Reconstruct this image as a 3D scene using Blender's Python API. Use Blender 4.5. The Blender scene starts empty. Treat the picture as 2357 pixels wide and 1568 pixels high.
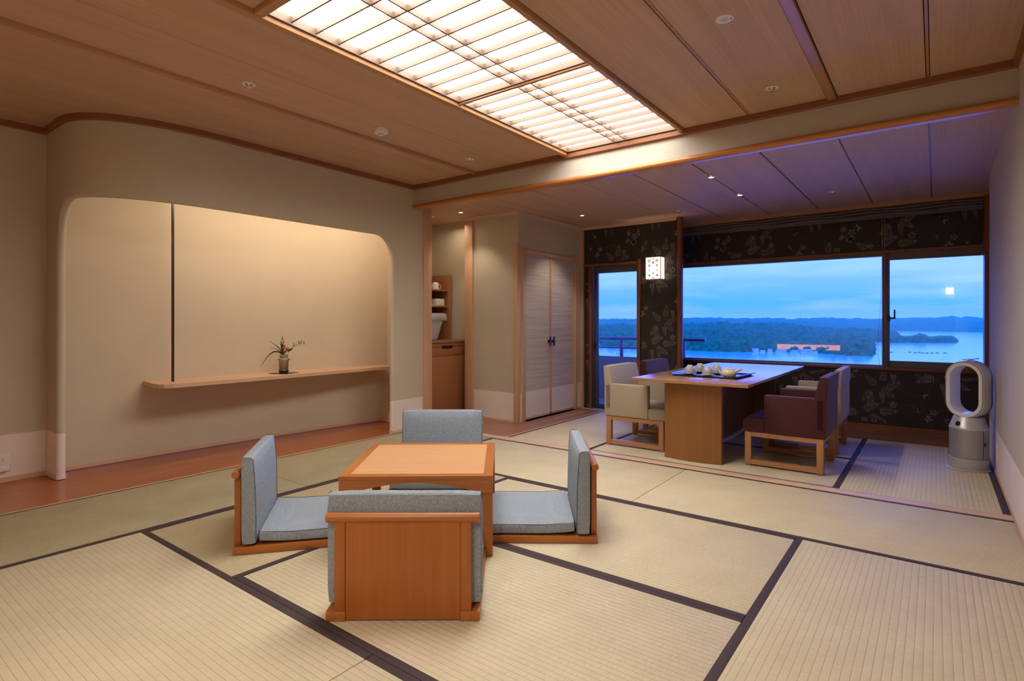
import bpy, bmesh, math, random
from mathutils import Vector, Matrix, noise
random.seed(7)
PI = math.pi
SC = bpy.context.scene
C = SC.collection

# ------------------------------------------------------------------ camera
FPX, YAW, HY, HCAM = 1292.6, 0.645985, 740.3, 1.05
cam_d = bpy.data.cameras.new('camera'); cam = bpy.data.objects.new('camera', cam_d); C.objects.link(cam)
cam_d.sensor_fit = 'HORIZONTAL'; cam_d.sensor_width = 36.0
cam_d.lens = 36.0 * FPX / 2357.0
cam_d.shift_y = (HY - 784.0) / 2357.0
cam_d.clip_start = 0.02; cam_d.clip_end = 9000
cam.location = (0, 0, HCAM); cam.rotation_euler = (PI / 2, 0, YAW)
SC.camera = cam

# ------------------------------------------------------------------ colour management
SC.view_settings.view_transform = 'Standard'; SC.view_settings.look = 'None'
SC.view_settings.gamma = 1.0; SC.view_settings.use_curve_mapping = False
SC.view_settings.exposure = 0.0
SC.cycles.max_bounces = 9; SC.cycles.diffuse_bounces = 6; SC.cycles.volume_bounces = 1

# ------------------------------------------------------------------ world: dusk sky
W = bpy.data.worlds.new('dusk_sky'); SC.world = W; W.use_nodes = True
def build_world():
    nt = W.node_tree; nt.nodes.clear(); N = nt.nodes.new; L = nt.links.new
    tc = N('ShaderNodeTexCoord'); sep = N('ShaderNodeSeparateXYZ'); L(tc.outputs['Generated'], sep.inputs[0])
    ramp = N('ShaderNodeValToRGB'); cr = ramp.color_ramp
    mr = N('ShaderNodeMapRange'); mr.inputs[1].default_value = -0.3; mr.inputs[2].default_value = 0.7
    L(sep.outputs[2], mr.inputs[0]); L(mr.outputs[0], ramp.inputs[0])
    stops = [(0.0, (0.03, 0.12, 0.32)), (0.285, (0.06, 0.25, 0.60)), (0.303, (0.20, 0.50, 0.92)), (0.33, (0.10, 0.46, 1.0)),
             (0.37, (0.24, 0.56, 1.0)), (0.42, (0.42, 0.74, 1.0)), (0.6, (0.44, 0.78, 1.0)), (1.0, (0.42, 0.76, 1.0))]
    while len(cr.elements) < len(stops): cr.elements.new(0.5)
    for e, (p, c) in zip(cr.elements, stops): e.position = p; e.color = (*c, 1)
    mp = N('ShaderNodeMapping'); mp.inputs['Scale'].default_value = (2.0, 2.0, 16.0); L(tc.outputs['Generated'], mp.inputs[0])
    nz = N('ShaderNodeTexNoise'); nz.inputs['Scale'].default_value = 2.2; nz.inputs['Detail'].default_value = 6; nz.inputs['Roughness'].default_value = 0.55
    L(mp.outputs[0], nz.inputs[0])
    cl = N('ShaderNodeMapRange'); cl.inputs[1].default_value = 0.46; cl.inputs[2].default_value = 0.74; cl.inputs[3].default_value = 0; cl.inputs[4].default_value = 0.55
    L(nz.outputs[0], cl.inputs[0])
    mix = N('ShaderNodeMixRGB'); mix.inputs[2].default_value = (0.58, 0.80, 1.0, 1)
    L(cl.outputs[0], mix.inputs[0]); L(ramp.outputs[0], mix.inputs[1])
    mu = N('ShaderNodeMixRGB'); mu.blend_type = 'MULTIPLY'; mu.inputs[0].default_value = 1; mu.inputs[2].default_value = (0.92, 1.04, 4.9, 1); L(mix.outputs[0], mu.inputs[1])
    bg = N('ShaderNodeBackground'); bg.inputs['Strength'].default_value = 1.12
    L(mu.outputs[0], bg.inputs[0]); out = N('ShaderNodeOutputWorld'); L(bg.outputs[0], out.inputs[0])
build_world()

# ------------------------------------------------------------------ lamps (room lights and added fill)
def area_light(name, loc, sx, sy, power, col, rot=(0, 0, 0)):
    d = bpy.data.lights.new(name, 'AREA'); d.shape = 'RECTANGLE'; d.size = sx; d.size_y = sy; d.energy = power; d.color = col
    o = bpy.data.objects.new(name, d); o.location = loc; o.rotation_euler = rot; C.objects.link(o); return o
def spot_light(name, loc, power, col, size=1.2, blend=0.35, rad=0.02, rot=(0, 0, 0)):
    d = bpy.data.lights.new(name, 'SPOT'); d.energy = power; d.color = col; d.spot_size = size; d.spot_blend = blend; d.shadow_soft_size = rad
    o = bpy.data.objects.new(name, d); o.location = loc; o.rotation_euler = rot; C.objects.link(o); return o
WARM = (1.0, 0.80, 0.58); NEUT = (1.0, 0.88, 0.72)
SKYLIGHT_EMIT = 13.0
# cove strip concealed behind the header of the display alcove
area_light('alcove_cove_light', (-4.20, 2.80, 2.20), 0.05, 2.0, 17.0, (1.0, 0.81, 0.62), (0, math.radians(25), 0))
for (x, y, p) in ((-3.956, 4.361, 14), (-3.03, 5.27, 22), (-1.413, 4.488, 20), (-1.406, 5.275, 20)):
    spot_light('downlight_or_fill_beam', (x, y, 2.17), p, NEUT, 1.7, 0.6, 0.022)
for (x, y, p) in ((-2.2, -0.6, 25), (-0.6, -0.5, 125), (-0.9, -1.6, 40)): spot_light('downlight_or_fill_beam', (x, y, 2.34), p, NEUT, 2.6, 0.9, 0.03)  # unseen wide fill spots added behind the camera, no fixtures there
area_light('niche_strip_light', (-4.3, 4.45, 2.12), 0.25, 0.5, 2.0, WARM)

# ================================================================== materials
def new_mat(name):
    m = bpy.data.materials.new(name); m.use_nodes = True
    nt = m.node_tree; b = nt.nodes['Principled BSDF']
    return m, nt, b
def setb(b, col=None, rough=0.5, metal=0.0, spec=0.5, emit=None, es=0.0):
    if col: b.inputs['Base Color'].default_value = (*col, 1)
    b.inputs['Roughness'].default_value = rough; b.inputs['Metallic'].default_value = metal
    b.inputs['Specular IOR Level'].default_value = spec
    if emit: b.inputs['Emission Color'].default_value = (*emit, 1); b.inputs['Emission Strength'].default_value = es
def coords(nt, scale=(1, 1, 1), kind='Object', rot=(0, 0, 0)):
    tc = nt.nodes.new('ShaderNodeTexCoord'); mp = nt.nodes.new('ShaderNodeMapping')
    mp.inputs['Scale'].default_value = scale; mp.inputs['Rotation'].default_value = rot
    nt.links.new(tc.outputs[kind], mp.inputs[0]); return mp.outputs[0]
def noise_tex(nt, vec, scale, detail=4, rough=0.55):
    n = nt.nodes.new('ShaderNodeTexNoise'); n.inputs['Scale'].default_value = scale
    n.inputs['Detail'].default_value = detail; n.inputs['Roughness'].default_value = rough
    nt.links.new(vec, n.inputs[0]); return n.outputs[0]
def mixcol(nt, fac, a, b):
    m = nt.nodes.new('ShaderNodeMixRGB')
    if isinstance(a, tuple): m.inputs[1].default_value = (*a, 1)
    else: nt.links.new(a, m.inputs[1])
    if isinstance(b, tuple): m.inputs[2].default_value = (*b, 1)
    else: nt.links.new(b, m.inputs[2])
    if isinstance(fac, float): m.inputs[0].default_value = fac
    else: nt.links.new(fac, m.inputs[0])
    return m.outputs[0]
def maprange(nt, v, a, b, c=0.0, d=1.0):
    m = nt.nodes.new('ShaderNodeMapRange'); nt.links.new(v, m.inputs[0])
    for i, k in enumerate((a, b, c, d)): m.inputs[i + 1].default_value = k
    return m.outputs[0]
def math_n(nt, op, a, b=None):
    m = nt.nodes.new('ShaderNodeMath'); m.operation = op
    for i, k in enumerate((a, b)):
        if k is None: continue
        if isinstance(k, (int, float)): m.inputs[i].default_value = k
        else: nt.links.new(k, m.inputs[i])
    return m.outputs[0]
def bump(nt, b, h, strength=0.3, dist=0.002):
    n = nt.nodes.new('ShaderNodeBump'); n.inputs['Strength'].default_value = strength; n.inputs['Distance'].default_value = dist
    nt.links.new(h, n.inputs['Height']); nt.links.new(n.outputs[0], b.inputs['Normal'])

def wood(name, c1, c2, axis=1, rough=0.4, fine=1.0, contrast=1.0, spec=0.5, bmp=0.12, wide=1.0):
    m, nt, b = new_mat(name); setb(b, c1, rough, spec=spec)
    s = [60 * fine, 60 * fine, 60 * fine]; s[axis] = 1.6
    v = coords(nt, tuple(s)); f1 = noise_tex(nt, v, 1.0, 3, 0.6)
    s2 = [9 * wide, 9 * wide, 9 * wide]; s2[axis] = 0.5
    f2 = noise_tex(nt, coords(nt, tuple(s2)), 1.0, 2, 0.5)
    f = math_n(nt, 'ADD', math_n(nt, 'MULTIPLY', f1, 0.55), math_n(nt, 'MULTIPLY', f2, 0.45))
    f = maprange(nt, f, 0.5 - 0.22 / contrast, 0.5 + 0.22 / contrast)
    nt.links.new(mixcol(nt, f, c1, c2), b.inputs['Base Color'])
    bump(nt, b, f1, bmp, 0.001); return m
def plain(name, col, rough=0.5, metal=0.0, spec=0.5, var=0.06, scale=40, bmp=0.0):
    m, nt, b = new_mat(name); setb(b, col, rough, metal, spec)
    f = noise_tex(nt, coords(nt), scale, 3)
    d = tuple(max(0, k * (1 - var)) for k in col); l = tuple(min(1, k * (1 + var)) for k in col)
    nt.links.new(mixcol(nt, f, d, l), b.inputs['Base Color'])
    if bmp: bump(nt, b, f, bmp, 0.001)
    return m
def stucco(name, up, low=None, split=0.305):
    m, nt, b = new_mat(name); setb(b, up, 0.9, spec=0.15)
    v = coords(nt); f = noise_tex(nt, v, 260, 3, 0.6); g = noise_tex(nt, v, 3.0, 2)
    def var(c): return mixcol(nt, maprange(nt, math_n(nt, 'ADD', math_n(nt, 'MULTIPLY', f, 0.6), math_n(nt, 'MULTIPLY', g, 0.4)), 0.3, 0.7), tuple(k * 0.93 for k in c), tuple(min(1, k * 1.06) for k in c))
    if low:
        geo = nt.nodes.new('ShaderNodeNewGeometry'); sp = nt.nodes.new('ShaderNodeSeparateXYZ'); nt.links.new(geo.outputs['Position'], sp.inputs[0])
        k = math_n(nt, 'LESS_THAN', sp.outputs[2], split)
        nt.links.new(mixcol(nt, k, var(up), var(low)), b.inputs['Base Color'])
    else: nt.links.new(var(up), b.inputs['Base Color'])
    bump(nt, b, f, 0.25, 0.0015); return m
def weave(name, c1, c2, pitch, rough=0.9, bmp=0.5):
    """cloth: crossed threads with mottled yarn colour"""
    m, nt, b = new_mat(name); setb(b, c1, rough, spec=0.2)
    tc = nt.nodes.new('ShaderNodeTexCoord'); sp = nt.nodes.new('ShaderNodeSeparateXYZ'); nt.links.new(tc.outputs['Object'], sp.inputs[0])
    k = PI / pitch
    sx = math_n(nt, 'SINE', math_n(nt, 'MULTIPLY', sp.outputs[0], k)); sy = math_n(nt, 'SINE', math_n(nt, 'MULTIPLY', sp.outputs[1], k)); sz = math_n(nt, 'SINE', math_n(nt, 'MULTIPLY', sp.outputs[2], k))
    p = math_n(nt, 'ADD', math_n(nt, 'MULTIPLY', sx, sy), math_n(nt, 'ADD', math_n(nt, 'MULTIPLY', sy, sz), math_n(nt, 'MULTIPLY', sx, sz)))
    n1 = noise_tex(nt, coords(nt, (300, 300, 120)), 1.0, 2)
    f = math_n(nt, 'ADD', math_n(nt, 'MULTIPLY', p, 0.16), n1)
    nt.links.new(mixcol(nt, maprange(nt, f, 0.25, 0.75), c1, c2), b.inputs['Base Color'])
    bump(nt, b, p, bmp, 0.0008); return m
def tatami_mat_material(name, axis, c1, c2):
    m, nt, b = new_mat(name); setb(b, c1, 0.62, spec=0.3)
    tc = nt.nodes.new('ShaderNodeTexCoord'); sp = nt.nodes.new('ShaderNodeSeparateXYZ'); nt.links.new(tc.outputs['Object'], sp.inputs[0])
    across = sp.outputs[1 - axis]; along = sp.outputs[axis]
    rib = math_n(nt, 'ABSOLUTE', math_n(nt, 'SINE', math_n(nt, 'MULTIPLY', across, PI / 0.0245)))
    rib = math_n(nt, 'POWER', rib, 0.45)
    s = [1, 1, 1]; s[axis] = 420; s[1 - axis] = 26
    th = noise_tex(nt, coords(nt, tuple(s)), 1.0, 2)
    big = noise_tex(nt, coords(nt), 5.0, 3)
    f = maprange(nt, math_n(nt, 'ADD', math_n(nt, 'MULTIPLY', th, 0.65), math_n(nt, 'MULTIPLY', big, 0.35)), 0.32, 0.68)
    col = mixcol(nt, f, c1, c2)
    col = mixcol(nt, maprange(nt, rib, 0.0, 0.55), tuple(k * 0.68 for k in c1), col)
    nt.links.new(col, b.inputs['Base Color'])
    h = math_n(nt, 'ADD', rib, math_n(nt, 'MULTIPLY', th, 0.25)); bump(nt, b, h, 0.55, 0.0026); return m

M = {}
M['wall'] = stucco('olive_plaster_wallpaper_two_tone', (0.53, 0.46, 0.345), (0.76, 0.66, 0.61))
M['wall_plain'] = stucco('olive_plaster_wallpaper', (0.53, 0.46, 0.345))
M['alcove'] = stucco('alcove_plaster', (0.57, 0.485, 0.36))
M['transom'] = stucco('pale_transom_plaster', (0.50, 0.455, 0.385))
M['wall_white'] = stucco('pale_wallpaper_two_tone', (0.52, 0.47, 0.40), (0.78, 0.69, 0.65))
M['darkwood'] = wood('dark_red_brown_trim_wood', (0.165, 0.055, 0.022), (0.24, 0.085, 0.034), 1, 0.38)
M['darkwood_x'] = wood('dark_red_brown_trim_wood_x', (0.20, 0.068, 0.025), (0.30, 0.11, 0.042), 0, 0.35)
M['darkwood_z'] = wood('dark_red_brown_trim_wood_z', (0.165, 0.055, 0.022), (0.24, 0.085, 0.034), 2, 0.35)
M['batten'] = wood('ceiling_batten_wood', (0.40, 0.20, 0.085), (0.48, 0.25, 0.11), 1, 0.45)
M['beam_round'] = wood('rounded_cedar_beam', (0.40, 0.145, 0.038), (0.58, 0.25, 0.075), 0, 0.3, contrast=1.6)
M['ceil_board'] = wood('ceiling_veneer_board', (0.44, 0.275, 0.18), (0.60, 0.40, 0.27), 1, 0.6, fine=2.2, contrast=0.9, spec=0.3, bmp=0.2)
M['groove'] = plain('dark_groove', (0.10, 0.05, 0.025), 0.8)
M['palewood_z'] = wood('pale_cypress_post', (0.54, 0.315, 0.18), (0.62, 0.375, 0.22), 2, 0.5, contrast=0.7)
M['palewood_x'] = wood('pale_cypress_rail', (0.62, 0.42, 0.29), (0.70, 0.49, 0.35), 0, 0.5, contrast=0.7)
M['palewood_y'] = wood('pale_cypress_rail_y', (0.58, 0.36, 0.22), (0.66, 0.42, 0.27), 1, 0.5, contrast=0.7)
M['lattice'] = wood('brown_lattice_wood', (0.12, 0.074, 0.048), (0.155, 0.098, 0.065), 1, 0.55, contrast=0.7)
M['floorwood'] = wood('polished_red_brown_floor', (0.30, 0.082, 0.022), (0.40, 0.120, 0.034), 1, 0.22, contrast=0.9, bmp=0.03)
M['plankwood'] = wood('red_brown_floor_planks', (0.26, 0.115, 0.062), (0.36, 0.165, 0.090), 1, 0.3, contrast=0.9, bmp=0.05)
M['tatami_x'] = tatami_mat_material('tatami_rush_lengthwise_x', 0, (0.50, 0.43, 0.295), (0.67, 0.58, 0.41))
M['tatami_y'] = tatami_mat_material('tatami_rush_lengthwise_y', 1, (0.50, 0.43, 0.295), (0.67, 0.58, 0.41))
M['heri'] = plain('dark_plum_cloth_border', (0.050, 0.030, 0.034), 0.75, var=0.2, scale=400, bmp=0.2)
M['chairwood'] = wood('oiled_orange_brown_wood_z', (0.31, 0.090, 0.014), (0.44, 0.142, 0.026), 2, 0.35, contrast=0.9)
M['chairwood_x'] = wood('oiled_orange_brown_wood_x', (0.33, 0.102, 0.020), (0.47, 0.165, 0.036), 0, 0.33, contrast=0.9)
M['chairwood_y'] = wood('oiled_orange_brown_wood_y', (0.33, 0.102, 0.020), (0.47, 0.165, 0.036), 1, 0.33, contrast=0.9)
M['tabletop'] = wood('light_brown_table_veneer', (0.52, 0.27, 0.125), (0.66, 0.36, 0.175), 0, 0.36, contrast=0.8)
M['cushion'] = weave('blue_grey_tweed', (0.185, 0.215, 0.26), (0.43, 0.49, 0.57), 0.0024)
M['seam'] = plain('dark_grey_piping', (0.10, 0.105, 0.115), 0.8)
def stripe_fabric(name, c1, c2, px=0.034, pz=0.0115):
    m, nt, b = new_mat(name); setb(b, c1, 0.75, spec=0.35)
    b.inputs['Sheen Weight'].default_value = 0.15
    tc = nt.nodes.new('ShaderNodeTexCoord'); sp = nt.nodes.new('ShaderNodeSeparateXYZ'); nt.links.new(tc.outputs['Object'], sp.inputs[0])
    hz = math_n(nt, 'SINE', math_n(nt, 'MULTIPLY', math_n(nt, 'ADD', sp.outputs[2], math_n(nt, 'MULTIPLY', sp.outputs[1], 0.001)), 2 * PI / pz))
    s = math_n(nt, 'ADD', sp.outputs[0], sp.outputs[1])
    vx = math_n(nt, 'SINE', math_n(nt, 'MULTIPLY', s, 2 * PI / px))
    f = math_n(nt, 'ADD', math_n(nt, 'MULTIPLY', hz, math_n(nt, 'ADD', math_n(nt, 'MULTIPLY', vx, 0.18), 0.55)), math_n(nt, 'MULTIPLY', vx, 0.04))
    nt.links.new(mixcol(nt, maprange(nt, f, -0.8, 0.8), c1, c2), b.inputs['Base Color'])
    bump(nt, b, hz, 0.3, 0.0012); return m
M['beige_fabric'] = stripe_fabric('beige_striped_upholstery', (0.27, 0.22, 0.155), (0.48, 0.405, 0.30))
M['wine_fabric'] = stripe_fabric('burgundy_striped_upholstery', (0.038, 0.006, 0.010), (0.085, 0.012, 0.020))
M['diningwood'] = wood('brown_dining_wood_z', (0.21, 0.085, 0.020), (0.31, 0.130, 0.036), 2, 0.4, contrast=0.8)
M['diningtop'] = wood('brown_dining_top', (0.33, 0.15, 0.066), (0.44, 0.21, 0.095), 1, 0.27, contrast=0.7, spec=0.9)
M['diningtop'].node_tree.nodes['Principled BSDF'].inputs['Coat Weight'].default_value = 0.8
M['diningtop'].node_tree.nodes['Principled BSDF'].inputs['Coat Roughness'].default_value = 0.22
M['chairframe'] = wood('orange_brown_chair_frame', (0.36, 0.165, 0.070), (0.48, 0.235, 0.105), 2, 0.42, contrast=0.7)
M['wallpaper'] = plain('dark_taupe_wallpaper', (0.034, 0.025, 0.023), 0.55, spec=0.4, var=0.2, scale=500, bmp=0.1)
M['print'] = plain('silvery_floral_print', (0.20, 0.17, 0.15), 0.38, spec=0.6, var=0.2, scale=60)
M['print_dim'] = plain('faint_floral_print', (0.105, 0.088, 0.078), 0.42, spec=0.5, var=0.2, scale=60)
M['paper'] = None
M['alu'] = plain('bronze_grey_aluminium', (0.16, 0.135, 0.12), 0.45, 0.3)
M['alu_blue'] = plain('grey_door_aluminium', (0.10, 0.11, 0.125), 0.4, 0.4)
M['balcony'] = plain('grey_balcony_panel', (0.15, 0.145, 0.11), 0.85)
M['shade'] = weave('charcoal_blind_cloth', (0.11, 0.095, 0.10), (0.22, 0.195, 0.20), 0.003)
M['white_plastic'] = plain('white_plastic', (0.72, 0.68, 0.64), 0.4, var=0.02)
M['black'] = plain('black_satin', (0.012, 0.011, 0.012), 0.35)
M['darkbar'] = plain('dark_red_black_lacquer_pole', (0.035, 0.012, 0.010), 0.3)
M['chrome'] = plain('satin_chrome', (0.75, 0.73, 0.70), 0.22, 1.0, var=0.02)
M['silver'] = plain('silver_plastic', (0.62, 0.62, 0.65), 0.35, 0.35, var=0.03)
M['silver_dark'] = plain('silver_grey_mesh_body', (0.48, 0.475, 0.50), 0.42, 0.3, var=0.03)
M['fan_white'] = plain('white_fan_loop', (0.85, 0.84, 0.85), 0.25, var=0.02)
M['porcelain'] = plain('cream_porcelain', (0.68, 0.64, 0.56), 0.15, var=0.03)
M['mug'] = plain('white_glazed_mug', (0.74, 0.70, 0.69), 0.2, var=0.02)
M['lacquer'] = plain('dark_blue_black_lacquer_tray', (0.010, 0.014, 0.020), 0.12, spec=0.7)
M['leaf'] = plain('green_leaf', (0.10, 0.20, 0.035), 0.5, var=0.35, scale=25)
M['leaf_dark'] = plain('dark_green_fern', (0.030, 0.075, 0.018), 0.6, var=0.4, scale=60)
M['stem'] = plain('brown_stem', (0.12, 0.07, 0.03), 0.7)
M['berry'] = plain('red_berry', (0.50, 0.012, 0.018), 0.3)
M['petal'] = plain('pink_petal', (0.75, 0.22, 0.25), 0.5)
def mat_cup():
    m, nt, b = new_mat('grey_white_scale_glazed_porcelain'); setb(b, (0.5, 0.5, 0.5), 0.15)
    tc = nt.nodes.new('ShaderNodeTexCoord')
    mp = nt.nodes.new('ShaderNodeMapping'); mp.inputs['Scale'].default_value = (180, 180, 180); nt.links.new(tc.outputs['Object'], mp.inputs[0])
    vo = nt.nodes.new('ShaderNodeTexVoronoi'); vo.feature = 'DISTANCE_TO_EDGE'; nt.links.new(mp.outputs[0], vo.inputs[0]); vo.inputs['Scale'].default_value = 1
    nt.links.new(mixcol(nt, maprange(nt, vo.outputs[0], 0.02, 0.14), (0.72, 0.74, 0.76), (0.23, 0.26, 0.31)), b.inputs['Base Color']); return m
M['cup'] = mat_cup()
def mat_fusuma():
    m, nt, b = new_mat('streaked_silk_door_paper'); setb(b, (0.6, 0.5, 0.45), 0.7, spec=0.25)
    st = noise_tex(nt, coords(nt, (1.5, 1.5, 42)), 1.0, 4, 0.65); fi = noise_tex(nt, coords(nt, (3, 3, 500)), 1.0, 2)
    f = maprange(nt, math_n(nt, 'ADD', math_n(nt, 'MULTIPLY', st, 0.7), math_n(nt, 'MULTIPLY', fi, 0.3)), 0.35, 0.65)
    up = mixcol(nt, f, (0.44, 0.36, 0.31), (0.64, 0.55, 0.48))
    geo = nt.nodes.new('ShaderNodeNewGeometry'); sp = nt.nodes.new('ShaderNodeSeparateXYZ'); nt.links.new(geo.outputs['Position'], sp.inputs[0])
    k = math_n(nt, 'LESS_THAN', sp.outputs[2], 0.305)
    nt.links.new(mixcol(nt, k, up, (0.76, 0.67, 0.64)), b.inputs['Base Color']); return m
M['fusuma'] = mat_fusuma()
def emit_mat(name, col, s):
    m = bpy.data.materials.new(name); m.use_nodes = True; nt = m.node_tree; nt.nodes.clear()
    e = nt.nodes.new('ShaderNodeEmission'); e.inputs[0].default_value = (*col, 1); e.inputs[1].default_value = s
    f = noise_tex(nt, coords(nt), 4.0, 2); nt.links.new(maprange(nt, f, 0, 1, s * 0.97, s * 1.03), e.inputs[1])
    o = nt.nodes.new('ShaderNodeOutputMaterial'); nt.links.new(e.outputs[0], o.inputs[0]); return m
M['washi_light'] = emit_mat('backlit_washi_paper', (1.0, 0.94, 0.86), SKYLIGHT_EMIT)
M['lamp_paper'] = emit_mat('lit_lamp_paper', (1.0, 0.87, 0.72), 2.2)
M['lamp_bright'] = emit_mat('bright_lamp_paper', (1.0, 0.92, 0.85), 16.0)
M['warm_panel'] = emit_mat('warm_light_box', (1.0, 0.42, 0.18), 9.0)
M['bulb'] = emit_mat('lit_bulb', (1.0, 0.86, 0.7), 9.0)
def mat_glass():
    m = bpy.data.materials.new('window_glass'); m.use_nodes = True; nt = m.node_tree; nt.nodes.clear()
    t = nt.nodes.new('ShaderNodeBsdfTransparent'); t.inputs[0].default_value = (0.97, 0.99, 1, 1)
    g = nt.nodes.new('ShaderNodeBsdfGlossy'); g.inputs['Roughness'].default_value = 0.0
    fr = nt.nodes.new('ShaderNodeFresnel'); fr.inputs[0].default_value = 1.5
    mx = nt.nodes.new('ShaderNodeMixShader'); nt.links.new(math_n(nt, 'MULTIPLY', fr.outputs[0], 1.0), mx.inputs[0])
    nt.links.new(t.outputs[0], mx.inputs[1]); nt.links.new(g.outputs[0], mx.inputs[2])
    o = nt.nodes.new('ShaderNodeOutputMaterial'); nt.links.new(mx.outputs[0], o.inputs[0]); return m
M['glass'] = mat_glass()
def mat_vase():
    m, nt, b = new_mat('ash_glazed_stoneware'); setb(b, (0.2, 0.15, 0.1), 0.25)
    tc = nt.nodes.new('ShaderNodeTexCoord'); sp = nt.nodes.new('ShaderNodeSeparateXYZ'); nt.links.new(tc.outputs['Object'], sp.inputs[0])
    n = noise_tex(nt, coords(nt, (1, 1, 0.35)), 26, 3); k = math_n(nt, 'ADD', sp.outputs[2], math_n(nt, 'MULTIPLY', math_n(nt, 'SUBTRACT', n, 0.5), 0.22))
    c = mixcol(nt, maprange(nt, k, 0.03, 0.075), (0.035, 0.025, 0.020), (0.26, 0.13, 0.055))
    c = mixcol(nt, maprange(nt, k, 0.085, 0.125), c, (0.30, 0.255, 0.20)); nt.links.new(c, b.inputs['Base Color']); return m
M['vase'] = mat_vase()
def mat_mesh():
    m, nt, b = new_mat('perforated_silver_shroud'); setb(b, (0.3, 0.3, 0.31), 0.4, 0.45)
    tc = nt.nodes.new('ShaderNodeTexCoord'); sp = nt.nodes.new('ShaderNodeSeparateXYZ'); nt.links.new(tc.outputs['Object'], sp.inputs[0])
    a = math_n(nt, 'ARCTAN2', sp.outputs[1], sp.outputs[0])
    p = math_n(nt, 'SINE', math_n(nt, 'ADD', math_n(nt, 'MULTIPLY', a, 95), math_n(nt, 'MULTIPLY', sp.outputs[2], 420)))
    q = math_n(nt, 'SINE', math_n(nt, 'SUBTRACT', math_n(nt, 'MULTIPLY', a, 95), math_n(nt, 'MULTIPLY', sp.outputs[2], 420)))
    f = maprange(nt, math_n(nt, 'MULTIPLY', p, q), 0.25, 0.6)
    nt.links.new(mixcol(nt, f, (0.50, 0.49, 0.52), (0.05, 0.05, 0.055)), b.inputs['Base Color']); return m
M['mesh'] = mat_mesh()

# ================================================================== mesh helpers
def nbm(): return bmesh.new()
def box(bm, x0, x1, y0, y1, z0, z1, bev=0.0, seg=2):
    vs = [bm.verts.new(p) for p in ((x0, y0, z0), (x1, y0, z0), (x1, y1, z0), (x0, y1, z0), (x0, y0, z1), (x1, y0, z1), (x1, y1, z1), (x0, y1, z1))]
    fs = [bm.faces.new([vs[i] for i in q]) for q in ((3, 2, 1, 0), (4, 5, 6, 7), (0, 1, 5, 4), (1, 2, 6, 5), (2, 3, 7, 6), (3, 0, 4, 7))]
    if bev > 0:
        es = list({e for f in fs for e in f.edges})
        bmesh.ops.bevel(bm, geom=es, offset=bev, segments=seg, profile=0.5, affect='EDGES')
    return bm
def tube(bm, pts, r, seg=10, closed=False, cap=True):
    pts = [Vector(p) for p in pts]; n = len(pts); rings = []
    rr = r if isinstance(r, (list, tuple)) else [r] * n
    ref = None
    for i, p in enumerate(pts):
        a = pts[(i - 1) % n] if (closed or i > 0) else p; b = pts[(i + 1) % n] if (closed or i < n - 1) else p
        t = (b - a).normalized()
        if ref is None:
            ref = t.orthogonal().normalized()
        ref = (ref - t * ref.dot(t)).normalized(); bi = t.cross(ref)
        rings.append([bm.verts.new(p + (ref * math.cos(2 * PI * k / seg) + bi * math.sin(2 * PI * k / seg)) * rr[i]) for k in range(seg)])
    m = n if closed else n - 1
    for i in range(m):
        A = rings[i]; B = rings[(i + 1) % n]
        for k in range(seg): bm.faces.new((A[k], A[(k + 1) % seg], B[(k + 1) % seg], B[k]))
    if cap and not closed:
        bm.faces.new(list(reversed(rings[0]))); bm.faces.new(rings[-1])
    return bm
def lathe(bm, prof, cx=0, cy=0, seg=28, sx=1.0, sy=1.0):
    rings = []
    for (r, z) in prof:
        if r < 1e-6: rings.append([bm.verts.new((cx, cy, z))])
        else: rings.append([bm.verts.new((cx + sx * r * math.cos(2 * PI * k / seg), cy + sy * r * math.sin(2 * PI * k / seg), z)) for k in range(seg)])
    for A, B in zip(rings[:-1], rings[1:]):
        for k in range(seg):
            a = [A[k % len(A)], A[(k + 1) % len(A)]] if len(A) > 1 else [A[0]]
            b = [B[(k + 1) % len(B)], B[k % len(B)]] if len(B) > 1 else [B[0]]
            if len(a) + len(b) > 2: bm.faces.new(a + b)
    return bm
def prism(bm, poly, lo, hi, axis=2, bev=0.0):
    """extrude a 2D polygon along an axis; poly coordinates are the other two axes in order"""
    def P(a, b, c):
        return (a, b, c) if axis == 2 else ((a, c, b) if axis == 1 else (c, a, b))
    A = [bm.verts.new(P(a, b, lo)) for a, b in poly]; B = [bm.verts.new(P(a, b, hi)) for a, b in poly]
    fs = [bm.faces.new(list(reversed(A))), bm.faces.new(B)]; n = len(poly)
    for i in range(n): fs.append(bm.faces.new((A[i], A[(i + 1) % n], B[(i + 1) % n], B[i])))
    bmesh.ops.recalc_face_normals(bm, faces=fs)
    if bev > 0:
        es = [e for e in {e for f in fs[:2] for e in f.edges}]
        bmesh.ops.bevel(bm, geom=es, offset=bev, segments=2, profile=0.5, affect='EDGES')
    return bm
def finish(bm, smooth):
    bmesh.ops.recalc_face_normals(bm, faces=bm.faces[:])
    if smooth:
        for f in bm.faces: f.smooth = True
        for e in bm.edges:
            if len(e.link_faces) == 2 and e.link_faces[0].normal.angle(e.link_faces[1].normal, 0) > math.radians(38): e.smooth = False
def obj(name, bm, m, parent=None, smooth=False, loc=None, rotz=0.0, recalc=True):
    if recalc: finish(bm, smooth)
    me = bpy.data.meshes.new(name); bm.to_mesh(me); bm.free()
    for k in (m if isinstance(m, (list, tuple)) else [m]): me.materials.append(k)
    o = bpy.data.objects.new(name, me); C.objects.link(o)
    if parent is not None: o.parent = parent
    if loc is not None: o.location = loc
    if rotz: o.rotation_euler = (0, 0, rotz)
    return o
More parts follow.
